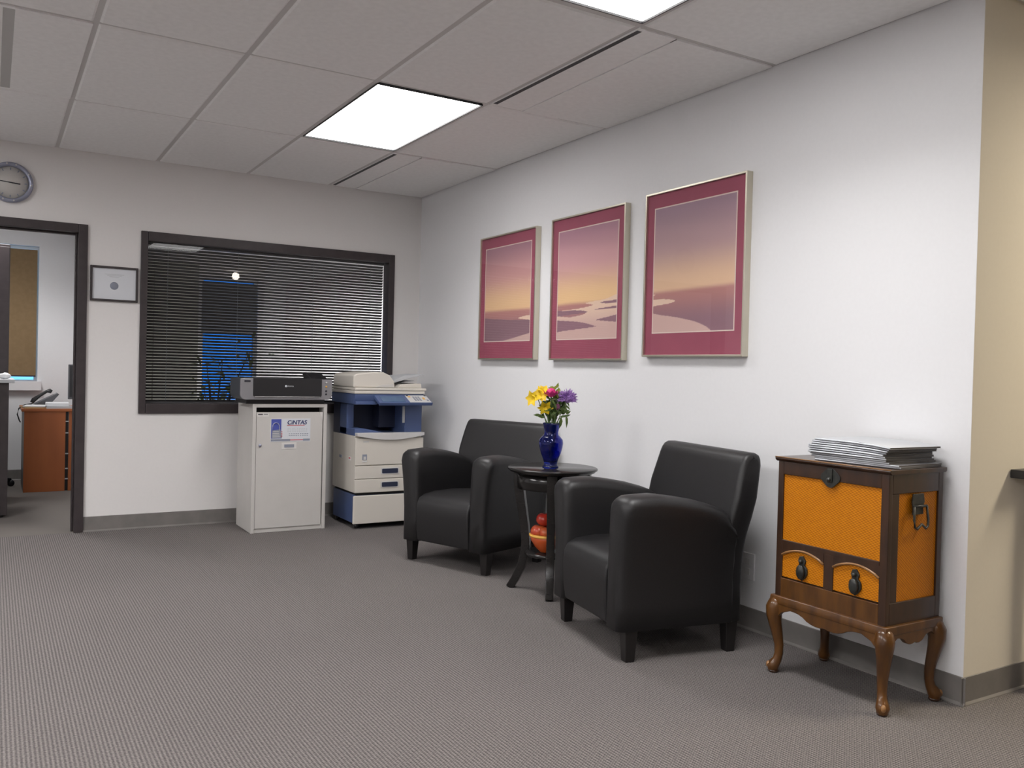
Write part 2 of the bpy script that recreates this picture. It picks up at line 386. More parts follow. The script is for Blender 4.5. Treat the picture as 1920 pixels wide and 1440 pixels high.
diffuser(-3.21, -2.60, -2.44, -1.22, 'slot air diffuser panel at the far left edge of the ceiling', off=.283, sw=.042, second=False)

# baseboards (rubber cove: upright strip and small toe)
def cove_x(name, x0, x1, y, s=-1):      # runs along x, faces s
    p = [(y, 0), (y+s*.012, 0), (y+s*.011, .004), (y+s*.004, .011), (y+s*.003, .098), (y, .10)]
    return struct(MB().prism(p, 'x', x0, x1).build(name, M['rubber']))
def cove_y(name, y0, y1, x, s=-1):
    p = [(x, 0), (x+s*.012, 0), (x+s*.011, .004), (x+s*.004, .011), (x+s*.003, .098), (x, .10)]
    return struct(MB().prism(p, 'y', y0, y1).build(name, M['rubber']))
cove_x('baseboard_back', -2.41, -.003, 0.0); cove_x('baseboard_back_left', XL, -3.43, 0.0)
cove_y('baseboard_right', -4.612, 0, 0.0); cove_x('baseboard_corner', -.012, 3.2, -4.6)

# door frame
t = MB()
for a in ((-2.467, -2.411, -.018, .138, 0, 2.033), (-3.43, -3.374, -.018, .138, 0, 2.033), (-3.374, -2.467, -.018, .138, 1.978, 2.033)): t.box(*a)
t.box(-2.480, -2.467, .05, .09, 0, 1.978); t.box(-3.374, -2.480, .05, .09, 1.966, 1.978)
struct(t.build('door_1', M['frame_dark'], bevel=.003, weld=False), 'dark brown frame of the open doorway')

# interior window
w1 = struct(bpy.data.objects.new('window_1', None)); COL.objects.link(w1); w1['label'] = 'wide interior window in a dark frame with closed slatted blinds behind the glass'
f = MB()
fx0, fx1, fz0, fz1 = -2.085, -.226, .785, 2.03
ix0, ix1, iz0, iz1 = -2.040, -.275, .855, 1.965
for a in ((fx0, ix0, fz0, fz1), (ix1, fx1, fz0, fz1), (ix0, ix1, fz0, iz0), (ix0, ix1, iz1, fz1)): f.box(a[0], a[1], -.016, .10, a[2], a[3])
f.build('window_frame', M['frame_dark'], w1, bevel=.004, weld=False)
B(ix0, ix1, .030, .034, iz0, iz1).build('glass_pane', M['pane'], w1)

# blinds behind the glass
bl = thing('window_blind', 'grey horizontal slat blind behind the interior window', 'blinds', (0,0,0))
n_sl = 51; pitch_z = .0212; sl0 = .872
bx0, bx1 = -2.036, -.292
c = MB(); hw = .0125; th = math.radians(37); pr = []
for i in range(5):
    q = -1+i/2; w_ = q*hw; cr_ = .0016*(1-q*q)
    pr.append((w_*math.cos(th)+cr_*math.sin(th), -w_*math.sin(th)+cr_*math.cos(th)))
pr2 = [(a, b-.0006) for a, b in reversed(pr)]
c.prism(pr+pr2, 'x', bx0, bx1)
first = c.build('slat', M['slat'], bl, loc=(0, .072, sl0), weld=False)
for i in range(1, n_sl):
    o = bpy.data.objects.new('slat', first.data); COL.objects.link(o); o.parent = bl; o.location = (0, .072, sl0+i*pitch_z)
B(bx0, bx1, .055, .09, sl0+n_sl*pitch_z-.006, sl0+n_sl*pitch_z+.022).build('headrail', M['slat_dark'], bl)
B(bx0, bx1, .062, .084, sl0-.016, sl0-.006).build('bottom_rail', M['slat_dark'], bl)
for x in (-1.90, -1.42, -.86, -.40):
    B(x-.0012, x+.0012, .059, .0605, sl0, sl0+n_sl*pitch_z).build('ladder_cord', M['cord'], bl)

# ------------------------------------------------------------------ offices beyond
def wall_with_hole(name, y0, y1, x0, x1, hx0, hx1, hz0, hz1, m):
    b = MB()
    for a in ((x0, hx0, 0, H+.1), (hx1, x1, 0, H+.1), (hx0, hx1, 0, hz0), (hx0, hx1, hz1, H+.1)): b.box(a[0], a[1], y0, y1, a[2], a[3])
    return struct(b.build(name, m, weld=False))
wall_with_hole('wall_office_back', 2.95, 3.07, -5.2, -2.12, -3.6, -2.57, .93, 2.20, M['wall'])
wall_with_hole('wall_plant_office_back', 2.95, 3.07, -2.12, 3.2, -1.10, -.52, .75, 2.05, M['wall'])
struct(B(-2.20, -2.12, .12, 2.95, 0, H+.1).build('wall_partition', M['wall']))
struct(B(-5.3, -5.2, .12, 3.07, 0, H+.1).build('wall_office_left', M['wall']))
struct(B(3.2, 3.3, 0, 3.07, 0, H+.1).build('wall_office_right', M['wall']))
struct(B(-5.2, 3.2, .12, 3.07, H, H+.06).build('ceiling_office', M['tile']))
cove_x('baseboard_office', -5.2, -2.20, 2.95)
# windows to the outside
for nm, x0, x1, z0, z1, pm in (('window_2', -3.6, -2.57, .93, 2.20, 'pane_ext'), ('window_3', -1.10, -.52, .75, 2.05, 'pane_blue')):
    w = struct(bpy.data.objects.new(nm, None)); COL.objects.link(w)
    f = MB()
    for a in ((x0, x0+.03, z0, z1), (x1-.03, x1, z0, z1), (x0+.03, x1-.03, z0, z0+.012), (x0+.03, x1-.03, z1-.03, z1)): f.box(a[0], a[1], 2.99, 3.05, a[2], a[3])
    f.build('window_frame', M['white'], w, weld=False)
    B(x0+.03, x1-.03, 3.015, 3.02, z0+.012, z1-.03).build('glass_pane', M[pm], w)
B(-3.6, -2.54, 2.90, 2.96, .845, .93).build('window_sill', M['wall'], bpy.data.objects['window_2'])
rb = thing('roller_blind', 'tan roller blind drawn down the office window', 'blinds', (0,0,0))
B(-3.58, -2.585, 2.955, 2.958, .985, 2.165).build('blind_cloth', M['tan'], rb)
B(-3.58, -2.585, 2.953, 2.962, .972, .985).build('bottom_bar', M['frame_dark'], rb)
sh = thing('roller_blind', 'grey roller blind half lowered over the blue office window', 'blinds', (0,0,0))
B(-1.09, -.53, 2.955, 2.958, 1.46, 1.98).build('shade_cloth', M['shade'], sh); B(-1.09, -.53, 2.952, 2.962, 1.445, 1.46).build('bottom_bar', M['black'], sh)
t = thing('bookcase', 'tall grey cupboard in the plant office behind the blinds', 'cabinet', (-1.7, 2.7, 0))
local(t, B(-2.05, -1.22, 2.45, 2.93, 0, 2.1).build('cupboard_body', M['cupboard'], bevel=.004)); local(t, B(-2.04, -1.64, 2.43, 2.45, .03, 2.08).build('cupboard_door', M['cupboard'], bevel=.003)); local(t, B(-1.63, -1.23, 2.43, 2.45, .03, 2.08).build('cupboard_door', M['cupboard'], bevel=.003))
troffer(-3.35, .9, -2.78, 2.1, 'lit ceiling light inside the left office', 24, e=M['lens'], z=H-.04)
troffer(.5, 1.1, 1.1, 2.2, 'lit ceiling light inside the plant office', 85, e=M['lens'], spread=140, z=H-.04)

# left office furniture
t = thing('desk', 'cherry brown laminate desk beyond the open doorway', 'desk', (-2.5, 2.4, 0))
D = lambda o: local(t, o)
D(B(-2.70, -2.385, 2.06, 2.085, 0, .69).build('end_panel', M['desk'], bevel=.002))
D(B(-2.72, -2.20, 2.05, 2.75, .69, .715).build('desktop', M['desk'], bevel=.003))
D(B(-2.36, -2.20, 2.07, 2.09, 0, .69).build('side_panel', M['desk'], bevel=.002))
D(B(-2.385, -2.36, 2.10, 2.12, 0, .69).build('shelf_back', M['black']))
for z in (.10, .19, .32, .50, .60):
    D(B(-2.385, -2.36, 2.062, 2.10, z, z+.008).build('shelf', M['paper_grey']))
D(B(-2.70, -2.68, 2.085, 2.70, 0, .69).build('modesty_panel', M['black']))
def flat_stack(name, label, cat, grp, x, y, z, w, d, h, m, rz=0):
    o = B(-w/2, w/2, -d/2, d/2, 0, h).build(name, m, bevel=.001); o.location = (x, y, z); o.rotation_euler = (0,0,rz); tag(o, label, cat, grp); return o
flat_stack('manila_folder', 'tan manila folder lying under the papers at the left of the desk', 'folder', 'papers on the office desk', -2.62, 2.20, .715, .18, .26, .012, M['manila'], .1)
flat_stack('paper_pile', 'white paper sheets on top of the manila folder', 'paper', 'papers on the office desk', -2.61, 2.19, .727, .17, .22, .012, M['paper'], -.15)
flat_stack('paper_pile', 'lower flat pile of white paper in front of the monitor', 'paper', 'papers on the office desk', -2.44, 2.19, .715, .20, .26, .022, M['paper_grey'], .05)
flat_stack('paper_pile', 'upper white pile of paper in front of the monitor', 'paper', 'papers on the office desk', -2.445, 2.20, .737, .18, .25, .026, M['paper'], -.06)
# desk phone
t = thing('desk_phone', 'dark grey office phone tilted up on the desk', 'phone', (-2.52, 2.42, .715), .0)
p = MB(); p.prism([(-.10,.01),(-.02,0.0),(.02,.015),(.10,.115),(.085,.125),(-.09,.03)], 'y', -.09, .09); p.build('phone_body', M['monitor'], t, bevel=.004)
p = MB(); p.prism([(.03,.0),(.085,.0),(.02,.06),(.0,.05)], 'y', -.05, .05); p.build('stand', M['black'], t)
p = MB(); p.tube([(-.115,-.07,.04),(-.10,-.07,.065),(-.05,-.07,.105),(.0,-.07,.14),(.025,-.07,.145),(.04,-.07,.135)], [.016,.02,.013,.013,.02,.016], 8); p.build('handset', M['black'], t)
p = MB(); p.prism([(.03,.069),(.085,.129),(.082,.132),(.027,.072)], 'y', -.03, .075); p.build('display', M['paper_grey'], t)
p = MB(); p.tube([(-.11,-.05,.03),(-.17,-.10,.02),(-.215,-.12,-.01),(-.225,-.12,-.06),(-.21,-.12,-.11),(-.20,-.12,-.13)], .006, 6); p.build('cord', M['black'], t)
# monitor
t = thing('monitor', 'dark flat monitor standing at the right of the desk behind the doorframe', 'monitor', (-2.27, 2.12, .715))
B(-.095, .12, 0, .04, .08, .385).build('screen_housing', M['monitor'], t, bevel=.004)
B(-.085, .11, -.002, 0, .10, .375).build('screen', M['black'], t)
B(-.02, .06, .01, .05, 0, .1).build('monitor_stand', M['black'], t); B(-.08, .10, -.03, .10, 0, .01).build('monitor_base', M['black'], t)
# dark file cabinet at the far left, with a pale worktop and crumpled paper
t = thing('file_cabinet', 'black lateral file cabinet at the left edge inside the doorway', 'cabinet', (-3.2, 1.0, 0))
D = lambda o: local(t, o)
D(B(-3.55, -2.835, .76, 1.25, 0.02, .965).build('cabinet_body', M['frame_dark'], bevel=.004))
for k in range(4): D(B(-3.53, -2.90, .735, .76, .05+k*.225, .26+k*.225).build('drawer', M['frame_dark'], bevel=.004))
D(B(-3.57, -2.80, .73, 1.27, .965, .99).build('worktop', M['paper_grey'], bevel=.003))
D(B(-3.5, -2.86, .80, 1.2, 0, .02).build('plinth', M['black']))
p = MB(); p.ball((0,0,.02), .03, 1.5, 1, .7, 9, 6); o = p.build('crumpled_tissue', M['paper'], loc=(-2.865,.80,.992))
for v in o.data.vertices: v.co += Vector((random.uniform(-.007,.007), random.uniform(-.007,.007), max(0, random.uniform(-.006,.006))))
tag(o, 'crumpled white tissue on top of the black file cabinet', 'tissue')
# tall dark cabinet behind it
t = thing('tall_cabinet', 'tall dark grey cupboard behind the file cabinet at the left edge', 'cabinet', (-3.2, 1.6, 0))
D = lambda o: local(t, o)
D(B(-3.60, -2.83, 1.40, 1.85, 0, 2.02).build('cupboard_body', M['frame_dark'], bevel=.004))
D(B(-3.19, -2.835, 1.385, 1.40, .02, 2.0).build('cupboard_door', M['frame_dark'], bevel=.003)); D(B(-3.595, -3.195, 1.385, 1.40, .02, 2.0).build('cupboard_door', M['frame_dark'], bevel=.003))
# swivel chair behind desk
t = thing('office_chair', 'black swivel chair mostly hidden between file cabinet and desk', 'chair', (-2.98, 2.45, 0))
B(-.22, .10, -.22, .22, .40, .48).build('seat', M['black'], t, bevel=.03, seg=3); MB().tube([(-.05,0,.08),(-.05,0,.42)], .03).build('column', M['black'], t)
for k in range(5):
    a = 2*PI*k/5+.3; MB().tube([(-.05,0,.09),(-.05+.26*math.cos(a), .26*math.sin(a), .06)], [.025,.016], 6).build('leg', M['black'], t)
    MB().lathe([(.001,-.015),(.03,-.015),(.03,.015),(.001,.015)], (-.05+.26*math.cos(a), .26*math.sin(a), .03), 12, 'y', False).build('caster', M['black'], t)
MB().ball((-.005,-.30,.60), .035, 1, 1, 1.1).tube([(-.005,-.30,.60),(-.05,-.10,.46)], .012, 6).build('armrest', M['black'], t)

# potted plant inside the plant office, behind the blinds
t = thing('potted_plant', 'leafy pot plant in dark silhouette behind the window blinds', 'plant', (-1.45, .62, 0))
MB().lathe([(.13,.0),(.16,.02),(.19,.32),(.20,.34),(.18,.34),(.17,.30),(.001,.30)], n=20).build('pot', M['printer_side'], t)
p = MB(); tips = []
for k in range(9):
    a = random.uniform(0, 2*PI); r = random.uniform(.05, .25); h = random.uniform(.85, 1.22)
    pts = [(0,0,.30), (r*.25*math.cos(a), r*.25*math.sin(a), .30+(h-.3)*.4), (r*.6*math.cos(a), r*.6*math.sin(a), .30+(h-.3)*.75), (r*math.cos(a), r*math.sin(a), h)]
    p.tube(pts, [.012,.009,.006,.003], 5); tips += [pts[2], pts[3]]
p.build('stem', M['leg_wood'], t)
def leaf_pts(c, d, L, w, nrm=(0,0,1), droop=.3):
    d = Vector(d).normalized(); s = d.cross(Vector(nrm));
    if s.length < 1e-3: s = Vector((1,0,0))
    s.normalize(); n = s.cross(d); c = Vector(c); out = []
    for t_, ww, z in ((0,.12,0),(.3,.9,.03),(.6,.8,0),(1,.0,-droop*.3)):
        q = c+d*L*t_+n*L*z
        out.append((q-s*w*ww*.5+n*w*.15*ww, q, q+s*w*ww*.5+n*w*.15*ww))
    vs = [v for tr in out for v in tr]
    return vs, [(i*3, i*3+1, i*3+4, i*3+3) for i in range(3)]+[(i*3+1, i*3+2, i*3+5, i*3+4) for i in range(3)]
for k in range(90):
    c = Vector(random.choice(tips))+Vector((random.gauss(0,.06), random.gauss(0,.05), random.gauss(0,.06)))
    mb = MB(); d = (random.gauss(0,1), random.gauss(0,.6), random.gauss(-.2,.6)); vs, fs = leaf_pts(c, d, random.uniform(.07,.12), random.uniform(.03,.05)); mb.add(vs, fs, True)
    mb.build('leaf', M['leaf'], t, weld=False)

# ------------------------------------------------------------------ things on the back wall
t = thing('wall_clock', 'round wall clock with a silvery blue rim above the doorway', 'clock', (-2.858, 0, 2.252))
MB().lathe([(.118,0),(.128,-.012),(.126,-.030),(.113,-.036),(.103,-.030),(.100,-.014)], n=48, axis='y', cap=False).build('rim', M['chrome'], t)
MB().lathe([(.0001,-.012),(.106,-.012),(.106,0),(.0001,0)], n=48, axis='y', cap=False).build('clock_face', M['pale'], t)
for k in range(12):
    a = k*PI/6; mb = MB(); mb.box(-.003, .003, -.0135, -.012, .078, .094); o = mb.build('hour_mark', M['ink_grey'], t); o.rotation_euler = (0, a, 0)
o = B(-.0035, .0035, -.0155, -.014, -.01, .055).build('hour_hand', M['ink_black'], t); o.rotation_euler = (0, math.radians(95), 0)
o = B(-.0025, .0025, -.0165, -.0155, -.01, .08).build('minute_hand', M['ink_black'], t); o.rotation_euler = (0, math.radians(-85), 0)
for k, a in enumerate((15, 60, 95, 170, 200, 350)):
    MB().ball((.116*math.sin(math.radians(a)), -.034, .116*math.cos(math.radians(a))), .006, n=8, m=6).build('rim_glint', M['copier_light'], t)  # pale beads stand in for highlights along the rim

t = thing('certificate', 'small framed certificate with a grey seal between door and window', 'certificate', (-2.247, 0, 1.655))
f = MB(); w, h, b_ = .147, .117, .014
for a in ((-w, -w+b_, -h, h), (w-b_, w, -h, h), (-w+b_, w-b_, -h, -h+b_), (-w+b_, w-b_, h-b_, h)): f.box(a[0], a[1], -.018, 0, a[2], a[3])
f.build('picture_frame', M['frame_dark'], t, bevel=.002, weld=False)
B(-w+b_, w-b_, -.006, -.002, -h+b_, h-b_).build('paper_sheet', M['sticker'], t)
MB().lathe([(.0001,-.0075),(.024,-.0075),(.026,-.006),(.0001,-.006)], (0,0,-.012), 24, 'y', False).build('seal', M['ink_grey'], t)
p = MB()
for z, a in ((.062,.06),(.054,.045),(.046,.03)): p.box(-a, a, -.0063, -.006, z, z+.0035)
p.build('printed_lines', M['paper_grey'], t, weld=False)

# ------------------------------------------------------------------ three pictures on the right wall
def smooth(a, b, x): t = np.clip((x-a)/(b-a), 0, 1); return t*t*(3-2*t)
def inpoly(P, poly):
    x, y = P[:, 0], P[:, 1]; c = np.zeros(len(P), bool); n = len(poly)
    for i in range(n):
        x1, y1 = poly[i]; x2, y2 = poly[(i+1) % n]
        if y1 == y2: continue
        k = ((y1 > y) != (y2 > y)) & (x < (x2-x1)*(y-y1)/(y2-y1)+x1); c ^= k
    return c
def mixc(a, b, t): return a*(1-t[:, None])+b*t[:, None]
def srgb(r, g, b): return np.array([((v/255+.055)/1.055)**2.4 if v > 10 else v/255/12.92 for v in (r, g, b)])
def spline(pts, n=6):            # Catmull-Rom smoothing of a closed outline
    out = []; m = len(pts)
    for i in range(m):
        p0, p1, p2, p3 = (np.array(pts[(i+k-1) % m], float) for k in range(4))
        for t in np.linspace(0, 1, n, endpoint=False):
            out.append(tuple(.5*((2*p1)+(-p0+p2)*t+(2*p0-5*p1+4*p2-p3)*t*t+(-p0+3*p1-3*p2+p3)*t**3)))
    return out
def art(kind, P):
    """print colours, veiled by glass haze, at (s,t), s left to right, t bottom to top"""
    s, t = P[:, 0], P[:, 1]
    top, mid, low = {1: (srgb(150,98,120), srgb(196,140,140), srgb(232,190,140)), 2: (srgb(160,108,132), srgb(205,150,155), srgb(238,196,140)), 3: (srgb(142,108,132), srgb(176,140,146), srgb(228,188,150))}[kind]
    col = mixc(low*np.ones((len(P), 3)), mid, smooth(.38, .72, t)); col = mixc(col, top, smooth(.68, 1.02, t))
    streak = .03*np.sin(t*40+3*s)*smooth(.6, .9, t); col = col*(1+streak[:, None])
    land = srgb(128,84,104); far = srgb(176,112,108); water = srgb(206,170,162); wl = srgb(232,200,176)
    hz = {1: .330-.004*s, 2: .325+.008*s+.004*np.sin(s*7), 3: .330+.012*s}[kind]
    l = smooth(.012, -.012, t-hz) if False else 1-smooth(-.03, .02, t-hz)
    landc = mixc(far*np.ones((len(P), 3)), land, 1-smooth(.0, .26, (t-hz)+.26))
    col = col*(1-l[:, None])+landc*l[:, None]
    if kind == 1:
        w = inpoly(P, spline([(1.05,.25),(.86,.245),(.76,.228),(.88,.215),(1.05,.20)])); col[w] = wl
        w = inpoly(P, [(.45,0),(.65,.025),(.82,.048),(1.01,.072),(1.01,-.01),(.45,-.01)]); col[w] = water*.95
        ridge = inpoly(P, spline([(-.1,.23),(.25,.235),(.6,.215),(1.1,.19),(1.1,.05),(.7,.04),(.3,.0),(-.1,-.02)])); col[ridge & ~w] = srgb(120,80,98)
    if kind == 2:
        w = inpoly(P, spline([(1.1,.34),(.8,.335),(.5,.318),(.62,.295),(.4,.275),(.05,.262),(.25,.245),(.5,.225),(.25,.2),(-.1,.19),(-.1,-.1),(1.1,-.1)])); col[w] = mixc(water*np.ones((w.sum(), 3)), wl, smooth(.1, .3, t[w]))
        for pl in ([(-.1,.262),(.2,.262),(.42,.255),(.53,.235),(.3,.225),(-.1,.215)], [(-.1,.17),(.2,.165),(.45,.145),(.64,.112),(.66,.102),(.4,.088),(.1,.075),(-.1,.065)], [(1.1,.20),(.85,.18),(.70,.165),(.72,.155),(1.1,.135)],
                   [(1.1,.275),(.88,.268),(.66,.255),(.72,.25),(1.1,.255)], [(.75,.315),(1.1,.325),(1.1,.305),(.85,.3)]):
            k = inpoly(P, spline(pl)); col[k] = land
    if kind == 3:
        for pl in ([(-.1,.262),(.15,.265),(.29,.248),(.22,.228),(.02,.215),(-.1,.19)],): 
            k = inpoly(P, spline(pl)); col[k] = wl
        k = inpoly(P, spline([(-.1,.14),(.15,.133),(.4,.10),(.6,.06),(.74,0),(.78,-.1),(-.1,-.1)])); col[k] = water
        for pl in ([(-.1,.345),(.08,.342),(-.1,.335)], [(-.1,.31),(.1,.305),(-.1,.297)]): k = inpoly(P, pl); col[k] = wl
    return np.clip(col*.82+.18*srgb(206,186,180), 0, 1)  # pale wash puts the haze of reflections on the glass into the print
def vcol_mat(name):
    m = mat(name, (1,1,1), .5, spec=.3); N = m.node_tree.nodes; a = N.new('ShaderNodeVertexColor'); a.layer_name = 'print'
    m.node_tree.links.new(a.outputs[0], N['Principled BSDF'].inputs['Base Color']); return m
M['print'] = vcol_mat('printed_picture')
M['mat_maroon'] = noisy('maroon_mat_board', (.30,.066,.108), (.33,.074,.118), 9, .75)
M['mat_line'] = mat('ivory_bevel_line', (.72,.58,.52), .6)
def picture(kind, y0, y1, z0, z1, label):
    """hangs on the x=0 wall; left edge in the photo is y0 (farther), right edge y1"""
    t = thing('framed_picture', label, 'picture', (0, (y0+y1)/2, z0), 0, 'three framed sunset landscapes')
    Wd = abs(y0-y1); h = z1-z0; dp = .038; D = lambda o: o
    f = MB(); e = .010; a = Wd/2
    for q in ((-a, -a+e, 0, h), (a-e, a, 0, h), (-a+e, a-e, 0, e), (-a+e, a-e, h-e, h)): f.box(-dp, 0, q[0], q[1], q[2], q[3])
    f.build('picture_frame', M['metal_gold'], t, bevel=.0015, weld=False)
    B(-.026, -.004, -a+e, a-e, e, h-e).build('mat_board', M['mat_maroon'], t)
    ml, mt, mb_ = .070, .085, .125
    iy0, iy1, iz0, iz1 = a-ml, -a+ml, mb_, h-mt
    lw = .006; f = MB()
    for q in ((iy1-lw, iy1, iz0-lw, iz1+lw), (iy0, iy0+lw, iz0-lw, iz1+lw), (iy1, iy0, iz0-lw, iz0), (iy1, iy0, iz1, iz1+lw)): f.box(-.0272, -.026, q[0], q[1], q[2], q[3])
    f.build('mat_bevel', M['mat_line'], t, weld=False)
    nx, nz = 150, 190
    S, T = np.meshgrid(np.linspace(0, 1, nx), np.linspace(0, 1, nz)); P = np.stack([S.ravel(), T.ravel()], -1)
    co = np.stack([np.full(len(P), -.0266), iy0+(iy1-iy0)*P[:, 0], iz0+(iz1-iz0)*P[:, 1]], -1)
    me = bpy.data.meshes.new('art_print')
    fs = [(j*nx+i, j*nx+i+1, (j+1)*nx+i+1, (j+1)*nx+i) for j in range(nz-1) for i in range(nx-1)]
    me.from_pydata(co.tolist(), [], fs); me.update()
    ca = me.color_attributes.new('print', 'FLOAT_COLOR', 'POINT'); c4 = np.concatenate([art(kind, P), np.ones((len(P), 1))], 1).astype(np.float32)
    ca.data.foreach_set('color', c4.ravel()); me.materials.append(M['print'])
    o = bpy.data.objects.new('art_print', me); COL.objects.link(o); o.parent = t
    B(-.0335, -.0325, -a+e, a-e, e, h-e).build('glass_pane', M['pic_glass'], t)
picture(1, -1.062, -1.785, 1.214, 2.052, 'farthest of the three pictures, sunset over land with a sliver of water')
picture(2, -1.957, -2.672, 1.212, 2.062, 'middle picture of the three, sunset over a winding river')
picture(3, -2.838, -3.545, 1.231, 2.072, 'nearest and largest looking picture, sunset over a dark hillside and river bend')

t = thing('wall_outlet', 'white electrical outlet low on the wall behind the nearer armchair', 'outlet', (0, -3.585, .285))
B(-.008, 0, -.04, .04, -.06, .06).build('cover_plate', M['wall'], t, bevel=.002)
for z in (-.022, .022): B(-.010, -.008, -.016, .016, z-.014, z+.014).build('socket', M['white'], t, bevel=.001)

# ------------------------------------------------------------------ shredding console with printer
t = thing('document_console', 'putty grey document shredding console standing under the window', 'cabinet', (-1.18, -.5, 0))
x0, x1, yf, yb = -.258, .258, 0, .40
p = MB()
p.box(x0, x0+.024, .0, yb, 0, .875); p.box(x1-.024, x1, .0, yb, 0, .875); p.box(x0+.024, x1-.024, .0, yb, .851, .875); p.box(x0+.024, x1-.024, yb-.02, yb, 0, .851); p.box(x0+.024, x1-.024, .01, yb-.02, 0, .03)
p.build('cabinet_body', M['bin'], t, bevel=.002, weld=False)
B(x0+.024, x1-.024, .10, .12, .60, .851).build('chute', M['black_gap'], t)
B(x0+.024, x1-.024, .03, .10, .785, .80).build('chute_floor', M['black_gap'], t)
d = B(x0+.026, x1-.030, .004, .022, .030, .818).build('door', M['bin'], t, bevel=.002)
p = MB(); p.prism([(x1-.030,.818),(x1-.030,.762),(x1-.052,.818)], 'y', .002, .0035); p.build('door_corner_bend', M['bin_light'], t)
MB().lathe([(.0001,-.008),(.009,-.008),(.011,0),(.0001,0)], (-.205,.004,.594), 16, 'y', False).build('lock', M['chrome'], d)
p = MB(); p.box(-.06, .045, .002, .004, .565, .61); p.build('handle_plate', M['bin_light'], d, bevel=.001)
B(-.04, .028, .0005, .002, .577, .598).build('handle_recess', M['ink_grey'], d)
# small label top left of the door
st = B(-.228, -.150, .0030, .004, .790, .810).build('maker_label', M['bin_light'], t)
p = MB(); p.box(-.222, -.190, .0022, .003, .801, .808); p.box(-.184, -.156, .0022, .003, .803, .807); p.build('maker_lettering', M['ink_black'], t, weld=False)
# the sticker
sx0, sx1, sz0, sz1 = -.135, .141, .617, .775
st = B(sx0, sx1, .0025, .004, sz0, sz1).build('sticker', M['sticker'], t)
st['label'] = 'white sticker with a padlock picture and lettering'
def on_st(o): o.parent = st; return o
B(sx0+.003, sx0+.072, .0020, .0025, sz0+.022, sz1-.004).build('blue_field', M['ink_blue'], st)
p = MB(); arc = [(sx0+.035-.022*math.cos(a), .0012, sz0+.108+.022*math.sin(a)) for a in np.linspace(0, PI, 9)]
arc = [(sx0+.013,.0012,sz0+.07)]+arc+[(sx0+.06,.0012,sz0+.065)]
p.tube(arc, .0055, 6, 1, .25); p.build('padlock_shackle', M['copier_light'], st)
p = MB(); p.prism([(sx0+.006,sz0+.024),(sx0+.078,sz0+.024),(sx0+.066,sz0+.085),(sx0+.010,sz0+.078)], 'y', .0008, .0020); p.build('padlock_body', M['ink_grey'], st)
p = MB()
for k in range(4): p.box(sx0+.012, sx0+.064-.003*k, .0004, .0008, sz0+.032+k*.012, sz0+.036+k*.012)
p.build('padlock_ribs', M['copier_light'], st, weld=False)
p = MB()
for k in range(4): p.box(sx0+.070, sx0+.080, .0004, .0008, sz0+.034+k*.011, sz0+.038+k*.011)
p.build('bullet_marks', M['ink_red'], st, weld=False)
text('word_cintas', 'CiNTAS', .040, M['ink_navy'], t, Matrix.Translation((-1.18+.045, -.498, .735)) @ FACE_FRONT, 'CENTER', shear=.15, bold=.0010)
B(-.024, .100, .0018, .0025, .7265, .7305).build('red_underline', M['ink_red'], st)
p = MB()
for r in range(3):
    for q in range(9):
        xx = -.02+q*.016+random.uniform(-.002,.002); p.box(xx, xx+random.uniform(.006,.012), .0020, .0025, .703-r*.009, .7065-r*.009)
p.build('small_print_grey', M['paper_grey'], st, weld=False)
p = MB()
for r in range(2):
    for q in range(9):
        xx = -.01+q*.0155; p.box(xx, xx+random.uniform(.008,.012), .0020, .0025, .668-r*.012, .673-r*.012)
p.build('small_print_dark', M['ink_grey'], st, weld=False)
B(sx0+.002, sx0+.135, .0020, .0025, sz0+.004, sz0+.018).build('footer_blue', M['ink_grey'], st)
B(sx0+.135, sx0+.225, .0020, .0025, sz0+.008, sz0+.014).build('footer_red', M['ink_red'], st)
B(sx0+.225, sx1-.003, .0020, .0025, sz0+.004, sz0+.018).build('footer_navy', M['ink_grey'], st)

t = thing('printer', 'wide silver and black inkjet printer on top of the putty console', 'printer', (-1.215, -.53, .875))
def rr(x0, x1, z0, z1, rb, n=5, rt_=.004):          # rounded rectangle, bottom radius rb, top radius rt_
    out = []
    for cx, cz, a0, r in ((x0+rb, z0+rb, PI, rb), (x1-rb, z0+rb, 1.5*PI, rb), (x1-rt_, z1-rt_, 0, rt_), (x0+rt_, z1-rt_, .5*PI, rt_)):
        for k in range(n+1): a = a0+k*PI/2/n; out.append((cx+r*math.cos(a), cz+r*math.sin(a)))
    return out
B(-.275, .275, .03, .30, 0, .045).build('printer_base', M['printer_dark'], t, bevel=.01)
MB().prism(rr(-.305, .302, .028, .172, .035), 'y', .02, .33).build('printer_body', M['printer_side'], t, bevel=.006)
MB().prism(rr(-.315, .315, .030, .172, .035), 'y', 0, .022).build('front_bezel', M['printer_grey'], t, bevel=.004)
MB().prism(rr(-.232, .240, .050, .176, .014), 'y', -.005, .004).build('paper_door', M['printer_dark'], t, bevel=.002)
p = MB(); o = p.tube([(-.222,-.006,.050),(.228,-.006,.050)], .0022, 6).build('door_lip', M['copier_light'], t)
B(-.290, -.250, -.002, .001, .148, .160).build('model_badge', M['ink_black'], t)
MB().lathe([(.0001,-.0065),(.0075,-.0065),(.0075,-.005),(.0001,-.005)], (-.012,0,.122), 16, 'y', False).build('round_mark', M['sticker'], t)
text('wordmark', 'PIXMA', .015, M['paper_grey'], t, Matrix.Translation((-1.215-.002, -.5355, .875+.117)) @ FACE_FRONT)
for k, (z, m) in enumerate(((.150,'copier_light'),(.122,'yellow_glaze'),(.092,'ink_black'),(.070,'ink_black'))):
    MB().lathe([(.0001,-.004),(.006,-.004),(.007,0),(.0001,0)], (.272,0,z), 12, 'y', False).build('button', M[m], t)
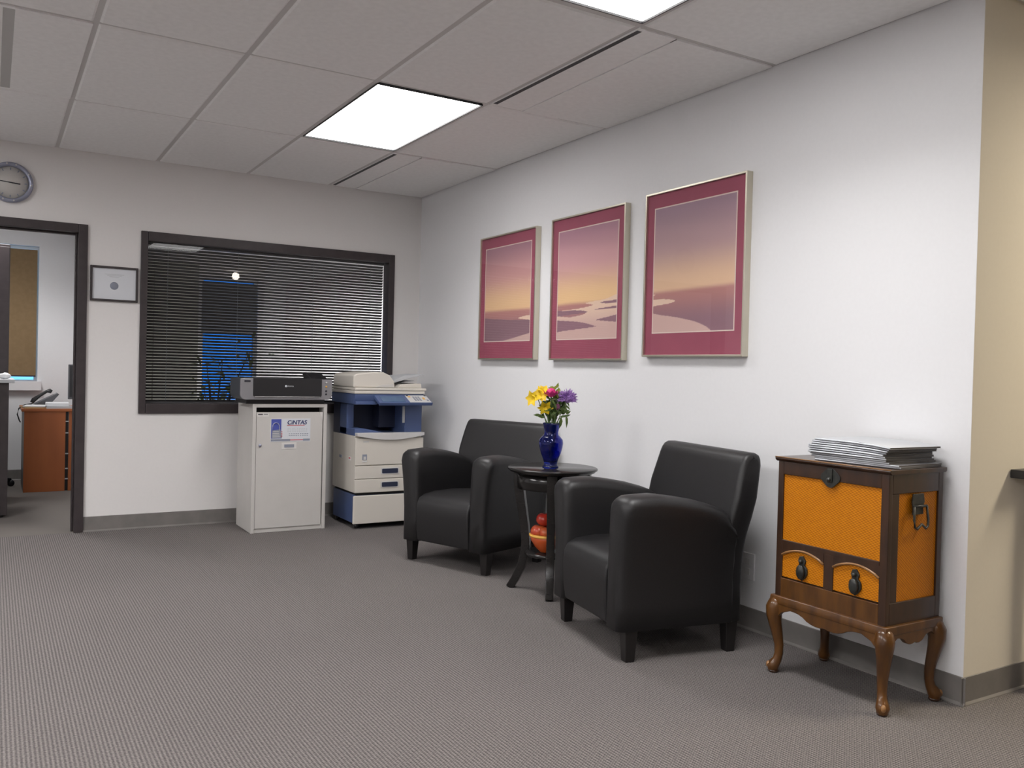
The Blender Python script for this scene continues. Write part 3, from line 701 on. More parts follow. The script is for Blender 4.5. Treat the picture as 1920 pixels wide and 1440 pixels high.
p = MB(); p.prism([(.10,.170),(.285,.170),(.32,.205),(.31,.214),(.26,.214),(.14,.185)], 'x', .20, .318); p.build('rear_paper_support', M['printer_dark'], t, bevel=.004)
B(-.25, .06, .18, .28, .172, .180).build('top_cover', M['printer_dark'], t, bevel=.003)

# ------------------------------------------------------------------ copier
t = thing('photocopier', 'large blue and cream photocopier in the corner beside the console', 'copier', (-.50, -.62, 0))
D = lambda o: local(t, o)
def cb(name, a, m, bev=.004): return D(B(*a).build(name, M[m], bevel=bev))
cb('base_unit', (-.745,-.245,-.61,-.165,.035,.237), 'copier_blue')
cb('base_door', (-.762,-.240,-.632,-.610,.037,.235), 'copier', .005)
cb('base_gap', (-.735,-.250,-.61,-.175,.237,.255), 'black_gap', 0)
for x, y in ((-.72,-.58),(-.28,-.58),(-.72,-.20),(-.28,-.20)):
    D(MB().lathe([(.0001,-.012),(.017,-.012),(.017,.012),(.0001,.012)], (x, y, .018), 12, 'x', False).build('caster', M['black']))
cb('main_body', (-.755,-.244,-.61,-.165,.255,.655), 'copier')
for z0, z1 in ((.256,.350),(.3535,.4455)):
    d = cb('paper_drawer', (-.757,-.240,-.632,-.606,z0,z1), 'copier', .004)
    zc = (z0+z1)/2+.006
    o = MB().prism(rr(-.563,-.425,zc-.024,zc+.022,.008,3,.008), 'y', -.6345, -.630).build('handle_rim', M['copier_light']); local(t, o); o.name = 'handle_rim'
    o = D(MB().prism(rr(-.555,-.433,zc-.017,zc+.016,.006,3,.006), 'y', -.6365, -.633).build('handle_recess', M['copier_blue_dark']))
fd = cb('front_door', (-.757,-.236,-.634,-.606,.449,.640), 'copier', .005)
p = MB(); n = 14; pts = [(-.752,.672),(-.236,.672)]
pts = [(-.752,.678)]+[(-.752+.516*k/n, .656-.030*math.sin(PI*k/n)) for k in range(n+1)]+[(-.236,.678)]
D(p.prism(pts, 'y', -.650, -.60).build('front_cover_lip', M['copier_light'], bevel=.003))
p = MB(); p.box(-.706,-.672,-.6365,-.634,.487,.527); D(p.build('release_catch', M['ink_grey'])); D(B(-.698,-.68,-.639,-.6365,.490,.512).build('catch_button', M['copier_light'])); D(B(-.706,-.672,-.637,-.634,.474,.481).build('catch_label', M['white']))
D(B(-.70,-.66,-.6355,-.634,.612,.618).build('small_lettering', M['paper_grey']))
D(B(-.7565,-.7545,-.54,-.50,.478,.502).build('side_label', M['paper'])); D(B(-.758,-.7565,-.535,-.505,.488,.498).build('side_label_print', M['ink_red']))
D(B(-.758,-.7545,-.36,-.31,.48,.50).build('side_handle', M['ink_grey']))
# output bay
cb('bay_back', (-.755,-.244,-.30,-.165,.655,.875), 'copier_blue_dark', 0)
cb('bay_left_rear', (-.755,-.70,-.44,-.30,.655,.875), 'copier_blue', .006)
cb('bay_column', (-.372,-.238,-.60,-.30,.640,.885), 'copier_blue', .004)
p = MB(); p.prism([(-.755,.655),(-.372,.655),(-.372,.668),(-.52,.676),(-.68,.706),(-.755,.706)], 'y', -.60, -.30); D(p.build('output_tray', M['copier_blue'], bevel=.004))
cb('bay_inner_panel', (-.50,-.372,-.42,-.30,.70,.872), 'copier_blue_dark', .003)
cb('bay_slot', (-.392,-.374,-.603,-.595,.745,.865), 'paper_grey', .001)
# scanner body
p = MB(); p.prism([(-.62,.915),(-.60,.880),(-.14,.880),(-.14,.953),(-.62,.953)], 'x', -.765, -.236); D(p.build('scanner_body', M['copier_blue'], bevel=.004))
cb('scanner_underside', (-.760,-.60,-.625,-.55,.876,.90), 'copier_blue', .004)
cb('scanner_trim', (-.768,-.230,-.625,-.14,.953,.975), 'copier', .004)
cb('platen_lid', (-.768,-.218,-.628,-.14,.976,.996), 'copier', .006)
p = MB(); p.prism([(-.770,.996),(-.770,1.080),(-.745,1.094),(-.62,1.108),(-.545,1.108),(-.495,1.086),(-.462,1.046),(-.455,1.008),(-.455,.996)], 'y', -.60, -.18); D(p.build('document_feeder', M['copier'], bevel=.012, seg=3))
p = MB(); p.prism([(-.62,.999),(-.56,1.018),(-.47,1.024),(-.464,.999)], 'y', -.6045, -.60); D(p.build('feeder_lip', M['bin'], bevel=.002))
p = MB(); p.prism([(-.47,1.040),(-.44,1.048),(-.36,1.085),(-.20,1.098),(-.20,1.092),(-.34,1.060),(-.44,1.030),(-.47,1.025)], 'y', -.54, -.24); D(p.build('input_tray', M['paper_grey'], bevel=.003))
p = MB(); p.prism([(-.43,.996),(-.40,1.022),(-.24,1.030),(-.235,.996)], 'y', -.58, -.22); D(p.build('exit_tray', M['copier'], bevel=.004))
p = MB(); p.prism([(-.40,1.022),(-.33,1.045),(-.26,1.050),(-.26,1.046),(-.33,1.038)], 'y', -.50, -.28); D(p.build('exit_flap', M['paper_grey']))
# control panel: a sloped slab reaching out of the front
def slope(name, x0, x1, a, b, th_, m, lift=0., bev=.002, xs_=0.):
    (ya, za), (yb_, zb) = a, b
    n = Vector((0, -(zb-za), (yb_-ya))).normalized();
    if n.z < 0: n = -n
    q = []
    for (y, z, sh) in ((ya, za, 0), (yb_, zb, xs_)):
        for x in (x0, x1): q.append((x+sh, y+n.y*lift, z+n.z*lift))
    lo = [(v[0], v[1]-n.y*th_, v[2]-n.z*th_) for v in q]
    mb = MB(); mb.add(q+lo, [(0,1,3,2),(4,6,7,5),(0,4,5,1),(2,3,7,6),(0,2,6,4),(1,5,7,3)]); return D(mb.build(name, M[m], bevel=bev))
A0, A1 = (-.625,.945), (-.735,.896)
slope('control_panel', -.625, -.215, A0, A1, .024, 'copier_blue', 0, .004)
slope('touch_screen', -.595, -.42, (-.645,.9362), (-.722,.9018), .003, 'screen_blue', .002, .001)
slope('keypad_plate', -.392, -.225, (-.630,.9428), (-.732,.8973), .004, 'copier_light', .003, .001)
def at(s): return (A0[0]+(A1[0]-A0[0])*s, A0[1]+(A1[1]-A0[1])*s)
for r in range(4):
    for c_ in range(3):
        x = -.345+c_*.020; slope('key', x, x+.014, at(.24+r*.15), at(.24+r*.15+.10), .002, 'ink_grey', .0045, 0)
slope('key_yellow', -.378, -.360, at(.2), at(.32), .002, 'yellow_glaze', .0045, 0)
slope('key_orange', -.272, -.256, at(.35), at(.60), .002, 'yellow_glaze', .0045, 0)
slope('key_green', -.250, -.236, at(.62), at(.80), .002, 'ink_grey', .0045, 0)
for x in (-.385, -.245): slope('key_black', x, x+.014, at(.06), at(.15), .002, 'ink_black', .0045, 0)

# ------------------------------------------------------------------ armchairs
def armchair(label, loc, ang):
    t = thing('armchair', label, 'armchair', (loc[0], loc[1], 0), math.radians(ang), 'black leather club chairs')
    def T(x): return float(np.interp(x, [-.29,-.24,-.19,-.10,0,.14,.25,.32], [.46,.535,.590,.622,.645,.664,.660,.640]))
    for s in (-1, 1):
        st = [(-.235,.004,1.),(-.225,0,1),(-.17,.0,1),(-.12,0,1),(-.04,0,1),(.05,0,1),(.14,0,1),(.21,0,1),(.256,.0,1),(.278,.004,1),(.291,.011,1),(.297,.026,1)]
        vs = []; n = None
        for x, ins, _ in st:
            zt = T(x)-ins*1.2; ring = []
            yo = lambda z: .322+.040*float(np.clip((z-.30)/.34, 0, 1))**1.6-ins
            yi = lambda z: .198+.012*float(np.clip((z-.40)/.25, 0, 1))+ins
            for z in (.125, .22, .32, .42, .50, .56): ring.append((yo(z), min(z, zt-.06)))
            ct = zt-.045
            for k in range(7):
                a = PI*k/6; yc = (yo(ct)+yi(ct))/2; ry = (yo(ct)-yi(ct))/2
                ring.append((yc+ry*math.copysign(abs(math.cos(a))**.75, math.cos(a)), ct+.045*math.sin(a)**.75))
            for z in (.50, .40, .25, .125): ring.append((yi(z), min(z, ct-.005)))
            n = len(ring); vs += [(x, s*y, z) for y, z in ring]
        mb = MB(); m = len(st)
        mb.add(vs, [(i*n+k, i*n+(k+1) % n, (i+1)*n+(k+1) % n, (i+1)*n+k) for i in range(m-1) for k in range(n)], True)
        mb.f += [tuple(range(n)), tuple((m-1)*n+k for k in range(n))]; mb.sm += [False, True]
        mb.build('armrest', M['leather'], t)
    # seat with a crowned front
    prof = [(-.25,.13),(.288,.13),(.298,.20),(.302,.30),(.298,.350),(.282,.382),(.24,.402),(.15,.412),(.0,.412),(-.15,.400),(-.25,.39)]
    MB().prism(prof, 'y', -.205, .205).build('seat', M['leather'], t, bevel=.012, seg=3)
    # backrest: profile swept across the width, narrowing to the top
    lev = [(.128,-.280,-.165),(.26,-.280,-.165),(.38,-.281,-.168),(.44,-.285,-.175),(.50,-.293,-.185),(.56,-.306,-.198),(.64,-.324,-.218),(.72,-.340,-.240),(.775,-.350,-.255),(.800,-.350,-.264),(.815,-.342,-.276),(.824,-.326,-.294)]
    mb = MB(); ys_ = [-1,-.99,-.965,-.92,-.5,0,.5,.92,.965,.99,1]; n = 2*len(lev); vs = []
    for q in ys_:
        ins = {1: .022, .99: .010, .965: .002}.get(abs(q), 0)
        def P(x, z, c_):
            w_ = .319+.038*float(np.clip((z-.30)/.32, 0, 1))**1.6-.024*float(np.clip((z-.60)/.2, 0, 1))
            return (x+(ins*.8 if c_ < 0 else -ins*.8), q*w_, z-(ins*.9 if z > .79 else ins*.5 if z > .77 else 0))
        vs += [P(xr, z, -1) for z, xr, xf in lev]+[P(xf, z, 1) for z, xr, xf in reversed(lev)]
    m = len(ys_); L_ = len(lev)
    mb.add(vs, [(i*n+k, i*n+(k+1) % n, (i+1)*n+(k+1) % n, (i+1)*n+k) for i in range(m-1) for k in range(n)], True)
    for b0 in (0, (m-1)*n):
        for k in range(L_-1): mb.f.append((b0+k, b0+k+1, b0+n-2-k, b0+n-1-k)); mb.sm.append(True)
    mb.build('backrest', M['leather'], t)
    for sx, sy in ((.235,.29),(.235,-.29),(-.235,.29),(-.235,-.29)):
        MB().add([(sx-.020,sy-.020,0),(sx+.020,sy-.020,0),(sx+.020,sy+.020,0),(sx-.020,sy+.020,0),(sx-.028,sy-.028,.132),(sx+.028,sy-.028,.132),(sx+.028,sy+.028,.132),(sx-.028,sy+.028,.132)],
                 [(0,3,2,1),(4,5,6,7),(0,1,5,4),(1,2,6,5),(2,3,7,6),(3,0,4,7)]).build('leg', M['leg_wood'], t, bevel=.003)
    return t
armchair('black leather club armchair nearer the camera, between round table and cane chest', (-.485, -3.442), 170)
armchair('black leather club armchair farther back, beside the photocopier', (-.45, -1.835), -160)

# ------------------------------------------------------------------ round side table, vase, bowl
TX, TY = -.435, -2.625
t = thing('side_table', 'small round espresso side table between the two armchairs', 'table', (TX, TY, 0), 0)
MB().lathe([(.0001,.618),(.205,.618),(.222,.624),(.226,.630),(.234,.634),(.235,.641),(.230,.645),(.0001,.645)], n=48, cap=False).build('tabletop', M['espresso'], t)
MB().lathe([(.165,.535),(.183,.535),(.183,.618),(.165,.618),(.165,.535)], n=40, cap=False).build('apron', M['espresso'], t)
MB().lathe([(.0001,.186),(.128,.186),(.134,.192),(.134,.200),(.128,.206),(.0001,.206)], n=36, cap=False).build('lower_shelf', M['espresso'], t)
for k in range(4):
    a = math.radians((134, 236, 314, 56)[k]); d = Vector((math.cos(a), math.sin(a), 0)); pts = []; rd = []
    for r, z, q in ((.176,.618,.036),(.176,.56,.036),(.170,.50,.034),(.156,.42,.032),(.140,.33,.030),(.132,.25,.030),(.136,.19,.030),(.152,.12,.030),(.184,.05,.029),(.214,0.0,.028)):
        pts.append(d*r+Vector((0,0,z))); rd.append(q)
    o = MB().tube(pts, rd, 4, 1., 1., up=tuple(Vector((-d.y, d.x, 0))), smooth=False, rot=PI/4).build('leg', M['espresso'], t, bevel=.003)

VX, VY, VZ = -.462, -2.645, .645
t = thing('vase', 'cobalt blue glass vase holding flowers on the round table', 'vase', (VX, VY, VZ))
prof = [(.0001,0),(.041,0),(.043,.006),(.036,.014),(.034,.024),(.040,.045),(.052,.075),(.060,.105),(.063,.128),(.060,.146),(.048,.160),(.038,.170),(.036,.182),(.039,.200),(.043,.220),(.046,.232),
        (.043,.232),(.039,.220),(.035,.200),(.032,.184),(.034,.172),(.044,.158),(.056,.143),(.058,.127),(.056,.105),(.048,.076),(.036,.047),(.030,.030),(.0001,.026)]
MB().lathe(prof, n=40, cap=False).build('glass_body', M['cobalt'], t)

# flowers: each stem is one thing
def leafm(t, name, c, d, L, w, m, nrm=(0,-1,.3), droop=.3):
    mb = MB(); vs, fs = leaf_pts(c, d, L, w, nrm, droop); mb.add(vs, fs, True); return mb.build(name, m, t, weld=False)
RT = Vector((.857, -.515, 0)); FW = Vector((.515, .857, 0)); base = Vector((0, 0, .045))
def V(px, up_, dep=0.): return RT*px+FW*dep+Vector((0,0,up_))
def flower(label, cat, tip, build, leaves=(), grp='flowers in the blue vase', neck=None):
    t = thing('cut_flower', label, cat, (VX, VY, VZ), 0, grp)
    nk = neck if neck is not None else V(tip[0]*.35, .225, tip[2]*.35)
    tp = V(*tip); b0 = nk*-.25; b0.z = .05
    MB().tube([b0, nk*.8+Vector((0,0,nk.z*.05-.03)), nk, (nk+tp)/2+V(0,.012,0), tp], [.0025]*5, 6).build('stem', M['stem'], t)
    build(t, tp, (tp-nk).normalized())
    for (f, dx, du, L, w, m) in leaves:
        c = nk.lerp(tp, f); leafm(t, 'leaf', c, V(dx, du, random.uniform(-.3,.3)), L, w, M[m])
    return t
def lily(t, c, d, s=.036):
    s *= 1.22
    d = Vector(d); a = d.cross(Vector((0,0,1))); a = a.normalized() if a.length > .05 else Vector((1,0,0)); b = d.cross(a)
    for k in range(6):
        q = k*PI/3; o = (a*math.cos(q)+b*math.sin(q))
        mb = MB(); vs, fs = leaf_pts(c, (o+d*.75), s, s*.8, tuple(d-o*.5), .9); mb.add(vs, fs, True); mb.build('petal', M['yellow'], t, weld=False)
def lily_cluster(*cs):
    def f(t, tp, d):
        for dx, du, dd, s, nx, nu in cs: lily(t, tp+V(dx, du, dd), (V(nx, nu, -.8)).normalized(), s)
    return f
flower('yellow lily bloom at the left of the bunch', 'flower', (-.075, .355, -.01), lily_cluster((-.018,.0,0,.040,-.7,.1),(.012,.010,-.01,.036,-.2,.5)), [(.25,-1,.35,.05,.022,'leaf'),(.3,-.6,.7,.03,.01,'leaf')])
flower('yellow lily bloom just left of the pink rose', 'flower', (-.045, .375, -.02), lily_cluster((-.006,.0,0,.042,-.2,.4),(.0,.018,.0,.030,.2,.8)), [(.35,.6,.5,.035,.012,'leaf')])
flower('lower yellow lily bloom hanging below the others', 'flower', (-.038, .318, -.03), lily_cluster((.0,.0,0,.038,.1,-.4)), [(.4,-.4,.6,.03,.01,'leaf')])
def rose(t, tp, d):
    MB().ball(tp+Vector((0,0,.004)), .025, 1, 1, .95).build('bud', M['pink'], t)
    for ring, (n, r, up_) in enumerate(((5,.014,.9),(7,.024,.6),(9,.031,.3))):
        for k in range(n):
            q = 2*PI*k/n+ring; o = V(math.cos(q), 0, math.sin(q)); c = tp+o*r*.55-Vector((0,0,.012))
            mb = MB(); vs, fs = leaf_pts(c, (o*(1-up_)+Vector((0,0,up_+.15))), .030+.003*ring, .030, tuple(-o), -.9); mb.add(vs, fs, True); mb.build('petal', M['pink'], t, weld=False)
flower('bright magenta rose at the top centre of the bunch', 'flower', (-.008, .385, -.04), rose, [(.8,-.5,.2,.03,.012,'leaf'),(.8,.6,.1,.03,.012,'leaf'),(.5,.5,.6,.045,.016,'leaf')])
def aster(m, n, s):
    def f(t, tp, d):
        MB().ball(tp, s*.5, 1, 1, .8).build('flower_head', M[m], t)
        mb = MB()
        for k in range(n):
            u = random.uniform(-.35, 1); q = random.uniform(0, 2*PI); r = math.sqrt(max(0, 1-u*u)); o = V(r*math.cos(q), u, r*math.sin(q))
            vs, fs = leaf_pts(tp+o*s*.25, o, s*random.uniform(.62,.9), s*.17, tuple(V(-math.sin(q), .3, math.cos(q))), .1); mb.add(vs, fs, True)
        pt = mb.build('petals', M[m], t, weld=False); pt['kind'] = 'stuff'
    return f
flower('large fluffy purple aster at the right of the bunch', 'flower', (.078, .358, -.01), aster('purple', 190, .052), [(.75,.7,-.5,.04,.014,'leaf'),(.45,1,.4,.045,.018,'leaf'),(.3,.9,.1,.04,.014,'leaf'),(.9,.4,-.6,.035,.012,'leaf')])
flower('second purple aster tucked left of the large one', 'flower', (.050, .366, .015), aster('purple', 110, .036), [(.5,.2,.7,.05,.015,'leaf')])
flower('small maroon bud low in the middle of the bunch', 'flower', (.028, .315, -.03), lambda t, tp, d: (MB().ball(tp, .014, .9, .9, 1.3).build('bud', M['maroon'], t)), [(.6,.2,.7,.04,.014,'leaf'),(.3,-.2,.8,.05,.016,'leaf')])
def sprig(m, n=9, sp=.025):
    def f(t, tp, d):
        for k in range(n): leafm(t, 'leaf', tp+V(random.uniform(-sp,sp), random.uniform(-sp,sp*.8), random.uniform(-sp,sp)), V(random.gauss(0,.6), random.uniform(.2,1), random.gauss(0,.5)), random.uniform(.026,.042), .015, M[m])
    return f
flower('yellow green leafy sprig between the rose and the purple asters', 'foliage', (.022, .378, -.005), sprig('leaf_light', 16, .022), [(.9,.1,1,.03,.014,'leaf_light')])
flower('tall green tip standing highest in the bunch', 'foliage', (.012, .408, .01), sprig('leaf_light', 5, .008), [])
flower('drooping dark green leaves hanging right of the vase neck', 'foliage', (.060, .265, -.01), lambda t, tp, d: (leafm(t, 'leaf', tp+V(-.012,.0,0), V(-.15,-1,0), .072, .024, M['leaf']), leafm(t, 'leaf', tp+V(.012,.01,0), V(.12,-1,0), .070, .018, M['leaf']), leafm(t, 'leaf', tp, V(.9,.3,0), .04, .014, M['leaf'])), [])
flower('single leaf stem reaching out at the left above the vase', 'foliage', (-.055, .268, -.01), lambda t, tp, d: leafm(t, 'leaf', tp, V(-1,.1,0), .042, .018, M['leaf']), [])
for k, (px, up_, dep, lab) in enumerate(((-.025,.30,.01,'dark green filler leaves at the left centre of the bunch'),(.008,.30,-.02,'dark green filler leaves at the front centre of the bunch'),(.04,.31,.01,'dark green filler leaves below the purple asters'),(.015,.335,.02,'dark green filler leaves behind the magenta rose'))):
    flower(lab, 'foliage', (px, up_, dep), sprig('leaf', 34, .034), [(.3,-.3,.8,.06,.016,'leaf'),(.5,.3,.8,.06,.016,'leaf'),(.15,.1,.9,.06,.018,'leaf')])

# bowl with fruit on the lower shelf
BX, BY, BZ = TX-.034, TY-.010, .206
t = thing('fruit_bowl', 'orange bowl with a yellow rim on the lower table shelf', 'bowl', (BX, BY, BZ))
MB().lathe([(.0001,0),(.03,0),(.036,.006),(.060,.03),(.080,.062),(.087,.086),(.082,.086),(.070,.064),(.05,.036),(.0001,.014)], n=32, cap=False).build('bowl_body', M['orange_glaze'], t)
MB().lathe([(.083,.081),(.091,.084),(.091,.093),(.084,.097),(.079,.090),(.083,.081)], n=32, cap=False).build('rim', M['yellow_glaze'], t)
def apple(label, dx, dy, dz, r, m='apple', stalk=True):
    t = thing('apple', label, 'fruit', (BX, BY, BZ), 0, 'red fruit in the orange bowl')
    c = RT*dx+FW*dy; prof = []
    for j in range(11):
        a = PI*j/10; rr_ = r*math.sin(a)*(1.05+.05*math.cos(a)); z = -r*.92*math.cos(a)
        if j >= 9: z -= r*.12*(j-8)
        prof.append((rr_+1e-5, z))
    MB().lathe(prof, (c.x, c.y, dz), 20, cap=False).build('flesh', M[m], t)
    if stalk: MB().tube([(c.x, c.y, dz+r*.6), (c.x+.004, c.y, dz+r*1.1)], .0018, 5).build('stalk', M['leg_wood'], t)
apple('red apple at the left of the orange bowl', -.042, -.010, .108, .040, 'apple2')
apple('red apple at the right of the orange bowl', .042, .0, .108, .040)
apple('red apple at the back of the orange bowl', .0, .046, .104, .035)
apple('red and yellow apple at the front of the orange bowl', -.004, -.046, .108, .034, 'apple2')
apple('topmost red apple in the orange bowl', -.016, .0, .170, .038)
t = thing('gourd', 'red gourd with a tall pale green stem standing in the orange bowl', 'gourd', (BX, BY, BZ), 0)
c = RT*.014+FW*.010
MB().ball((c.x, c.y, .14), .024, 1, 1, 1.1).build('gourd_body', M['apple'], t)
MB().tube([(c.x, c.y, .155), (c.x, c.y, .21), (c.x+.002, c.y, .26), (c.x+.003, c.y, .30)], [.011,.007,.008,.010], 8).build('gourd_stem', M['gourd'], t)

# ------------------------------------------------------------------ cane chest on cabriole stand
t = thing('cane_chest', 'antique mahogany chest with woven cane panels on a cabriole stand', 'chest', (-.19, -4.28, 0))
D = lambda o: local(t, o)
cx0, cx1, cy0, cy1 = -.335, -.030, -4.522, -4.040      # front face at cx0
def W_(name, a, m='wood_dark', bev=.002): return D(B(*a).build(name, M[m], bevel=bev))
# case as frame members with recessed cane
W_('case_core', (cx0+.016, cx1, cy0+.016, cy1-.004, .30, .815), 'wood_dark', 0)
for a, nm in (((cx0, cx0+.02, cy0, cy0+.030, .300, .822), 'corner_post'), ((cx0, cx0+.02, cy1-.026, cy1, .300, .822), 'corner_post'), ((cx1-.026, cx1, cy0, cy0+.018, .300, .822), 'corner_post')): W_(nm, a)
W_('front_rail', (cx0, cx0+.018, cy0+.030, cy1-.026, .770, .822), 'wood_dark')
W_('front_rail', (cx0, cx0+.018, cy0+.030, cy1-.026, .500, .519), 'wood_dark')
W_('front_rail', (cx0, cx0+.018, cy0+.030, cy1-.026, .300, .372), 'wood')
W_('side_rail', (cx0+.02, cx1-.026, cy0, cy0+.018, .752, .822)); W_('side_rail', (cx0+.02, cx1-.026, cy0, cy0+.018, .300, .378))
W_('side_stile', (cx0+.02, cx0+.060, cy0+.002, cy0+.018, .378, .752))
W_('case_back', (cx1-.004, cx1+.004, cy0+.01, cy1, .30, .815), 'wood_dark', 0)
# cane panels
W_('cane_panel', (cx0+.006, cx0+.016, cy0+.030, cy1-.026, .519, .770), 'cane', 0)
W_('side_cane_panel', (cx0+.060, cx1-.026, cy0+.007, cy0+.016, .378, .752), 'cane', 0)
# top slab with moulded lip
p = MB(); e_ = .010
D(MB().prism([(cx0-e_,.829),(cx0-e_+.003,.824),(cx0,.819),(cx1,.819),(cx1+.006,.824),(cx1+.006,.836),(cx0-e_+.002,.836)], 'y', cy0-e_, cy1+e_).build('lid', M['wood_dark'], bevel=.002))
D(MB().tube([(cx0-e_+.002, cy0-e_, .8355), (cx0-e_+.002, cy1+e_, .8355)], .0022, 6).build('lid_edge', M['wood_edge']))
# drawers with arched tops
def drawer(y1, y0, k):              # y1 far (left in the photo), y0 near
    zb, zs, za = .372, .462, .490
    mid = (y0+y1)/2; n = 10
    arch = [(y0+(y1-y0)*i/n, zs+(za-zs)*math.sin(PI*i/n)**.8) for i in range(n+1)]
    d = D(MB().prism([(y0, zb+.006)]+arch+[(y1, zb+.006)], 'x', cx0+.004, cx0+.016).build('drawer', M['cane']))
    # spandrel filling above the arch
    sp = [(y0, .502)]+[(y, z) for y, z in arch]+[(y1, .502)]
    D(MB().prism(sp, 'x', cx0, cx0+.015).build('drawer_surround', M['wood_dark']))
    o = D(MB().tube([(cx0-.001, y, z) for y, z in arch], .0045, 6).build('arch_bead', M['wood_edge']))
    pl = MB(); zc = .428
    pl.prism([(mid-.004, zc+.046), (mid+.010, zc+.043), (mid+.017, zc+.028), (mid+.012, zc+.012), (mid+.024, zc+.0), (mid+.025, zc-.020), (mid+.015, zc-.036), (mid, zc-.048), (mid-.015, zc-.036), (mid-.025, zc-.020), (mid-.024, zc), (mid-.012, zc+.012), (mid-.017, zc+.028)], 'x', cx0-.004, cx0+.004)
    D(pl.build('escutcheon', M['brass_dark'], bevel=.0015))
    D(MB().ball((cx0-.010, mid, zc-.014), .019, .5, 1., 1.45).build('drop_pull', M['brass_dark'])); D(MB().ball((cx0-.009, mid, zc+.026), .008).build('pull_knuckle', M['brass_dark']))
drawer(-4.070, -4.262, 0); drawer(-4.304, -4.494, 1)
W_('drawer_divider', (cx0, cx0+.018, -4.304, -4.262, .372, .502)); W_('drawer_side_filler', (cx0, cx0+.018, -4.070, -4.062, .372, .502)); 
# latch
pl = MB(); pl.prism([(-4.283+.040*math.cos(a)*(1+.08*math.cos(4*a)), .782+.034*math.sin(a)*(1+.08*math.cos(4*a))) for a in np.linspace(0, 2*PI, 25)[:-1]], 'x', cx0-.004, cx0)
D(pl.build('latch_plate', M['brass_dark'], bevel=.001))
D(B(cx0-.010, cx0-.004, -4.294, -4.272, .765, .815).build('hasp', M['brass_dark'], bevel=.003)); D(MB().ball((cx0-.011, -4.283, .775), .009).build('latch_knob', M['brass_dark']))
# side handle (bail)
ys = cy0
pl = MB(); pl.prism([(-.208,.748),(-.148,.748),(-.142,.72),(-.150,.700),(-.147,.676),(-.208,.676),(-.206,.700),(-.213,.72)], 'y', ys-.005, ys); D(pl.build('handle_plate', M['brass_dark'], bevel=.0015))
D(MB().tube([(-.216, ys-.010, .705), (-.138, ys-.010, .705)], .005, 6).build('handle_pin', M['brass_dark']))
D(MB().tube([(-.212, ys-.012, .705), (-.216, ys-.016, .660), (-.214, ys-.018, .636), (-.202, ys-.018, .628), (-.176, ys-.018, .644), (-.152, ys-.018, .628), (-.140, ys-.018, .636), (-.137, ys-.016, .660), (-.141, ys-.012, .705)], .0046, 6).build('handle_bail', M['brass_dark']))
# stand
sx0, sx1, sy0, sy1 = cx0-.014, cx1+.004, cy0-.014, cy1+.014
D(MB().prism([(sx0,.285),(sx0+.004,.302),(sx1,.302),(sx1,.270),(sx0,.270)], 'y', sy0, sy1).build('stand_top', M['wood'], bevel=.004))
def apron(a0, a1, n=24):
    pts = [(a0, .285)]
    low = []
    for i in range(n+1):
        q = i/n; s = abs(q-.5)*2
        z = .250-.022*math.cos(q*4*PI)*(1 if .0 < q < 1 else 1)-.0
        z = float(np.interp(s, [0,.12,.30,.45,.65,.85,1.0], [.232,.226,.232,.252,.258,.240,.200]))
        low.append((a0+(a1-a0)*q, z))
    return pts+low+[(a1, .285)]
D(MB().prism(apron(sy0+.02, sy1-.02), 'x', sx0+.002, sx0+.020).build('front_apron', M['wood'], bevel=.003))
for y in (sy0+.002, sy1-.020): D(MB().prism(apron(sx0+.02, sx1-.015), 'y', y, y+.018).build('side_apron', M['wood'], bevel=.003))
for (lx, ly, dx, dy) in ((sx0+.026, sy0+.026, -1, -1), (sx0+.026, sy1-.026, -1, 1), (sx1-.026, sy0+.026, 1, -1), (sx1-.026, sy1-.026, 1, 1)):
    d = Vector((dx, dy, 0))/math.sqrt(2); pts = []; rd = []
    for o_, z, r in ((.004,.290,.020),(.008,.275,.030),(.016,.250,.034),(.018,.225,.030),(.012,.19,.025),(.004,.15,.021),(-.003,.11,.018),(-.004,.075,.0165),(.001,.052,.017),(.010,.036,.021),(.017,.024,.024),(.016,.012,.020),(.012,.0,.015)):
        pts.append(Vector((lx, ly, z))+d*o_); rd.append(r)
    pts[-1].z = 0; D(MB().tube(pts, rd, 10, 1, 1, up=(dy, -dx, 0)).build('leg', M['wood'])); D(MB().lathe([(.0001,0),(.0165,0),(.0205,.010),(.0001,.010)], (lx+d.x*.0145, ly+d.y*.0145, .0), 12, 'z', False).build('hoof', M['wood_dark'])); D(MB().ball((lx+d.x*.034, ly+d.y*.034, .028), .011, .8, .8, 1.2).build('pale_toe', M['wood_edge']))  # each foot gets a dark hoof and a pale bead at the toe

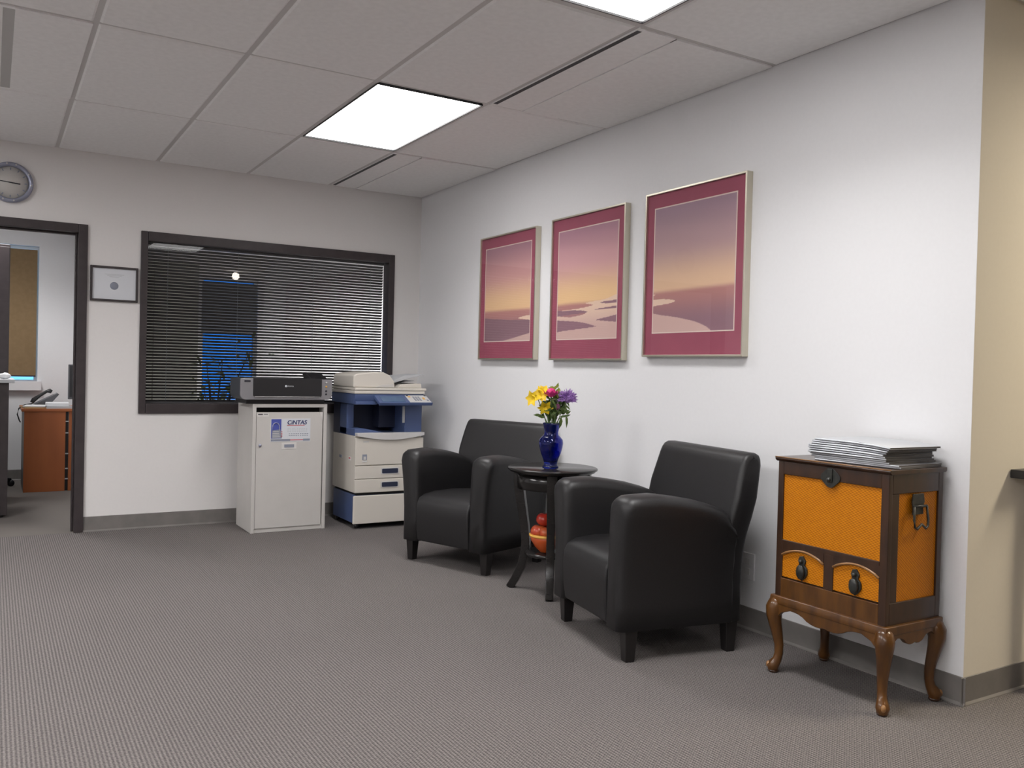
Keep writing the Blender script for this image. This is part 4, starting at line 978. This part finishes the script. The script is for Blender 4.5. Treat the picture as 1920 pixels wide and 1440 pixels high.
# magazines
def magazine(label, cx, cy, z, w, d, h, rz, m='cover_a', tilt=0., sag=.0):
    """w along x, d along y"""
    if label.startswith('top'): m = 'paper_grey'
    t = thing('magazine', label, 'magazine', (cx, cy, z), rz, 'magazines on the cane chest'); t.rotation_euler = (tilt, 0, rz)
    n = 10; a, b = d/2, w/2
    def sheet(nm, z0, z1, mm, grow=0.):
        mb = MB(); vs = []
        for i in range(n+1):
            y = -a-grow+(d+2*grow)*i/n; q = max(0, (-y)/a)**2*sag
            for x, zz in ((-b-grow, z0), (b+grow, z0), (b+grow, z1), (-b-grow, z1)): vs.append((x, y, zz-q))
        fs = [(i*4+k, i*4+(k+1) % 4, (i+1)*4+(k+1) % 4, (i+1)*4+k) for i in range(n) for k in range(4)]+[(0,1,2,3), tuple(n*4+k for k in (3,2,1,0))]
        mb.add(vs, fs); return mb.build(nm, M[mm], t, weld=False)
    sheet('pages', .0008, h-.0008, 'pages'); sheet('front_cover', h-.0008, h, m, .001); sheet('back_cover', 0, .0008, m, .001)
    MB().tube([(-b-.001, -a+.001, h*.5-sag), (-b-.001, -a*.6, h*.5-sag*.36), (-b-.001, 0, h*.5), (-b-.001, a-.001, h*.5)], h*.42, 6, up=(1,0,0)).build('spine', M['spine'], t)
    return t
mags = ['bottom magazine, jutting toward the near side of the chest', 'second magazine from the bottom of the pile, turned toward the near side', 'third magazine from the bottom of the pile', 'fourth magazine from the bottom of the pile', 'fifth magazine from the bottom of the pile',
        'middle magazine of the tall pile', 'fifth magazine from the top of the pile', 'fourth magazine from the top of the pile', 'third magazine from the top of the pile', 'second magazine from the top of the pile', 'top magazine of the pile on the cane chest']
z = .8375
for k, lab in enumerate(mags):
    if k < 2: magazine(lab, -.170, -4.350, z, .25, .345, .0062, .06-.03*k, 'cover_a')
    else:
        magazine(lab, -.168+random.uniform(-.006,.006), -4.335+random.uniform(-.008,.008)+(.012 if k < 10 else -.01), z, .27, .325, .0066, random.uniform(-.03,.03)+(.0 if k < 10 else -.06), 'cover_b' if k % 3 else 'cover_a', sag=.0012*(k-2) if k > 2 else 0)
    z += .0062 if k < 2 else .0078

# ------------------------------------------------------------------ counter beyond the corner, at the right edge
t = thing('side_counter', 'black topped counter against the warm tinted wall at the right edge', 'table', (.9, -4.72, 0))
D = lambda o: local(t, o)
D(B(.25, 1.6, -4.68, -4.602, .795, .826).build('counter_top', M['black'], bevel=.003))
D(B(.36, .40, -4.665, -4.625, 0, .795).build('leg', M['wood_dark'])); D(B(1.5, 1.54, -4.665, -4.625, 0, .795).build('leg', M['wood_dark']))

# ------------------------------------------------------------------ behind the camera, mirrored in the window glass
t = thing('pendant_lamp', 'small glowing globe pendant lamp beyond the outer wall corner', 'lamp', (.14, -6.70, 2.44))
MB().ball((0,0,0), .055).build('globe', M['globe'], t); MB().tube([(0,0,.05),(0,0,.067)], .012).build('ceiling_fitting', M['chrome'], t)
t = thing('pillar', 'pale square pillar standing behind the camera', 'pillar', (1.1, -8.1, 0))
B(-.22, .22, -.1, .1, 0, 1.9).build('shaft', M['wall'], t); B(-.24, .24, -.12, .12, 1.9, 1.95).build('cap', M['wall'], t)
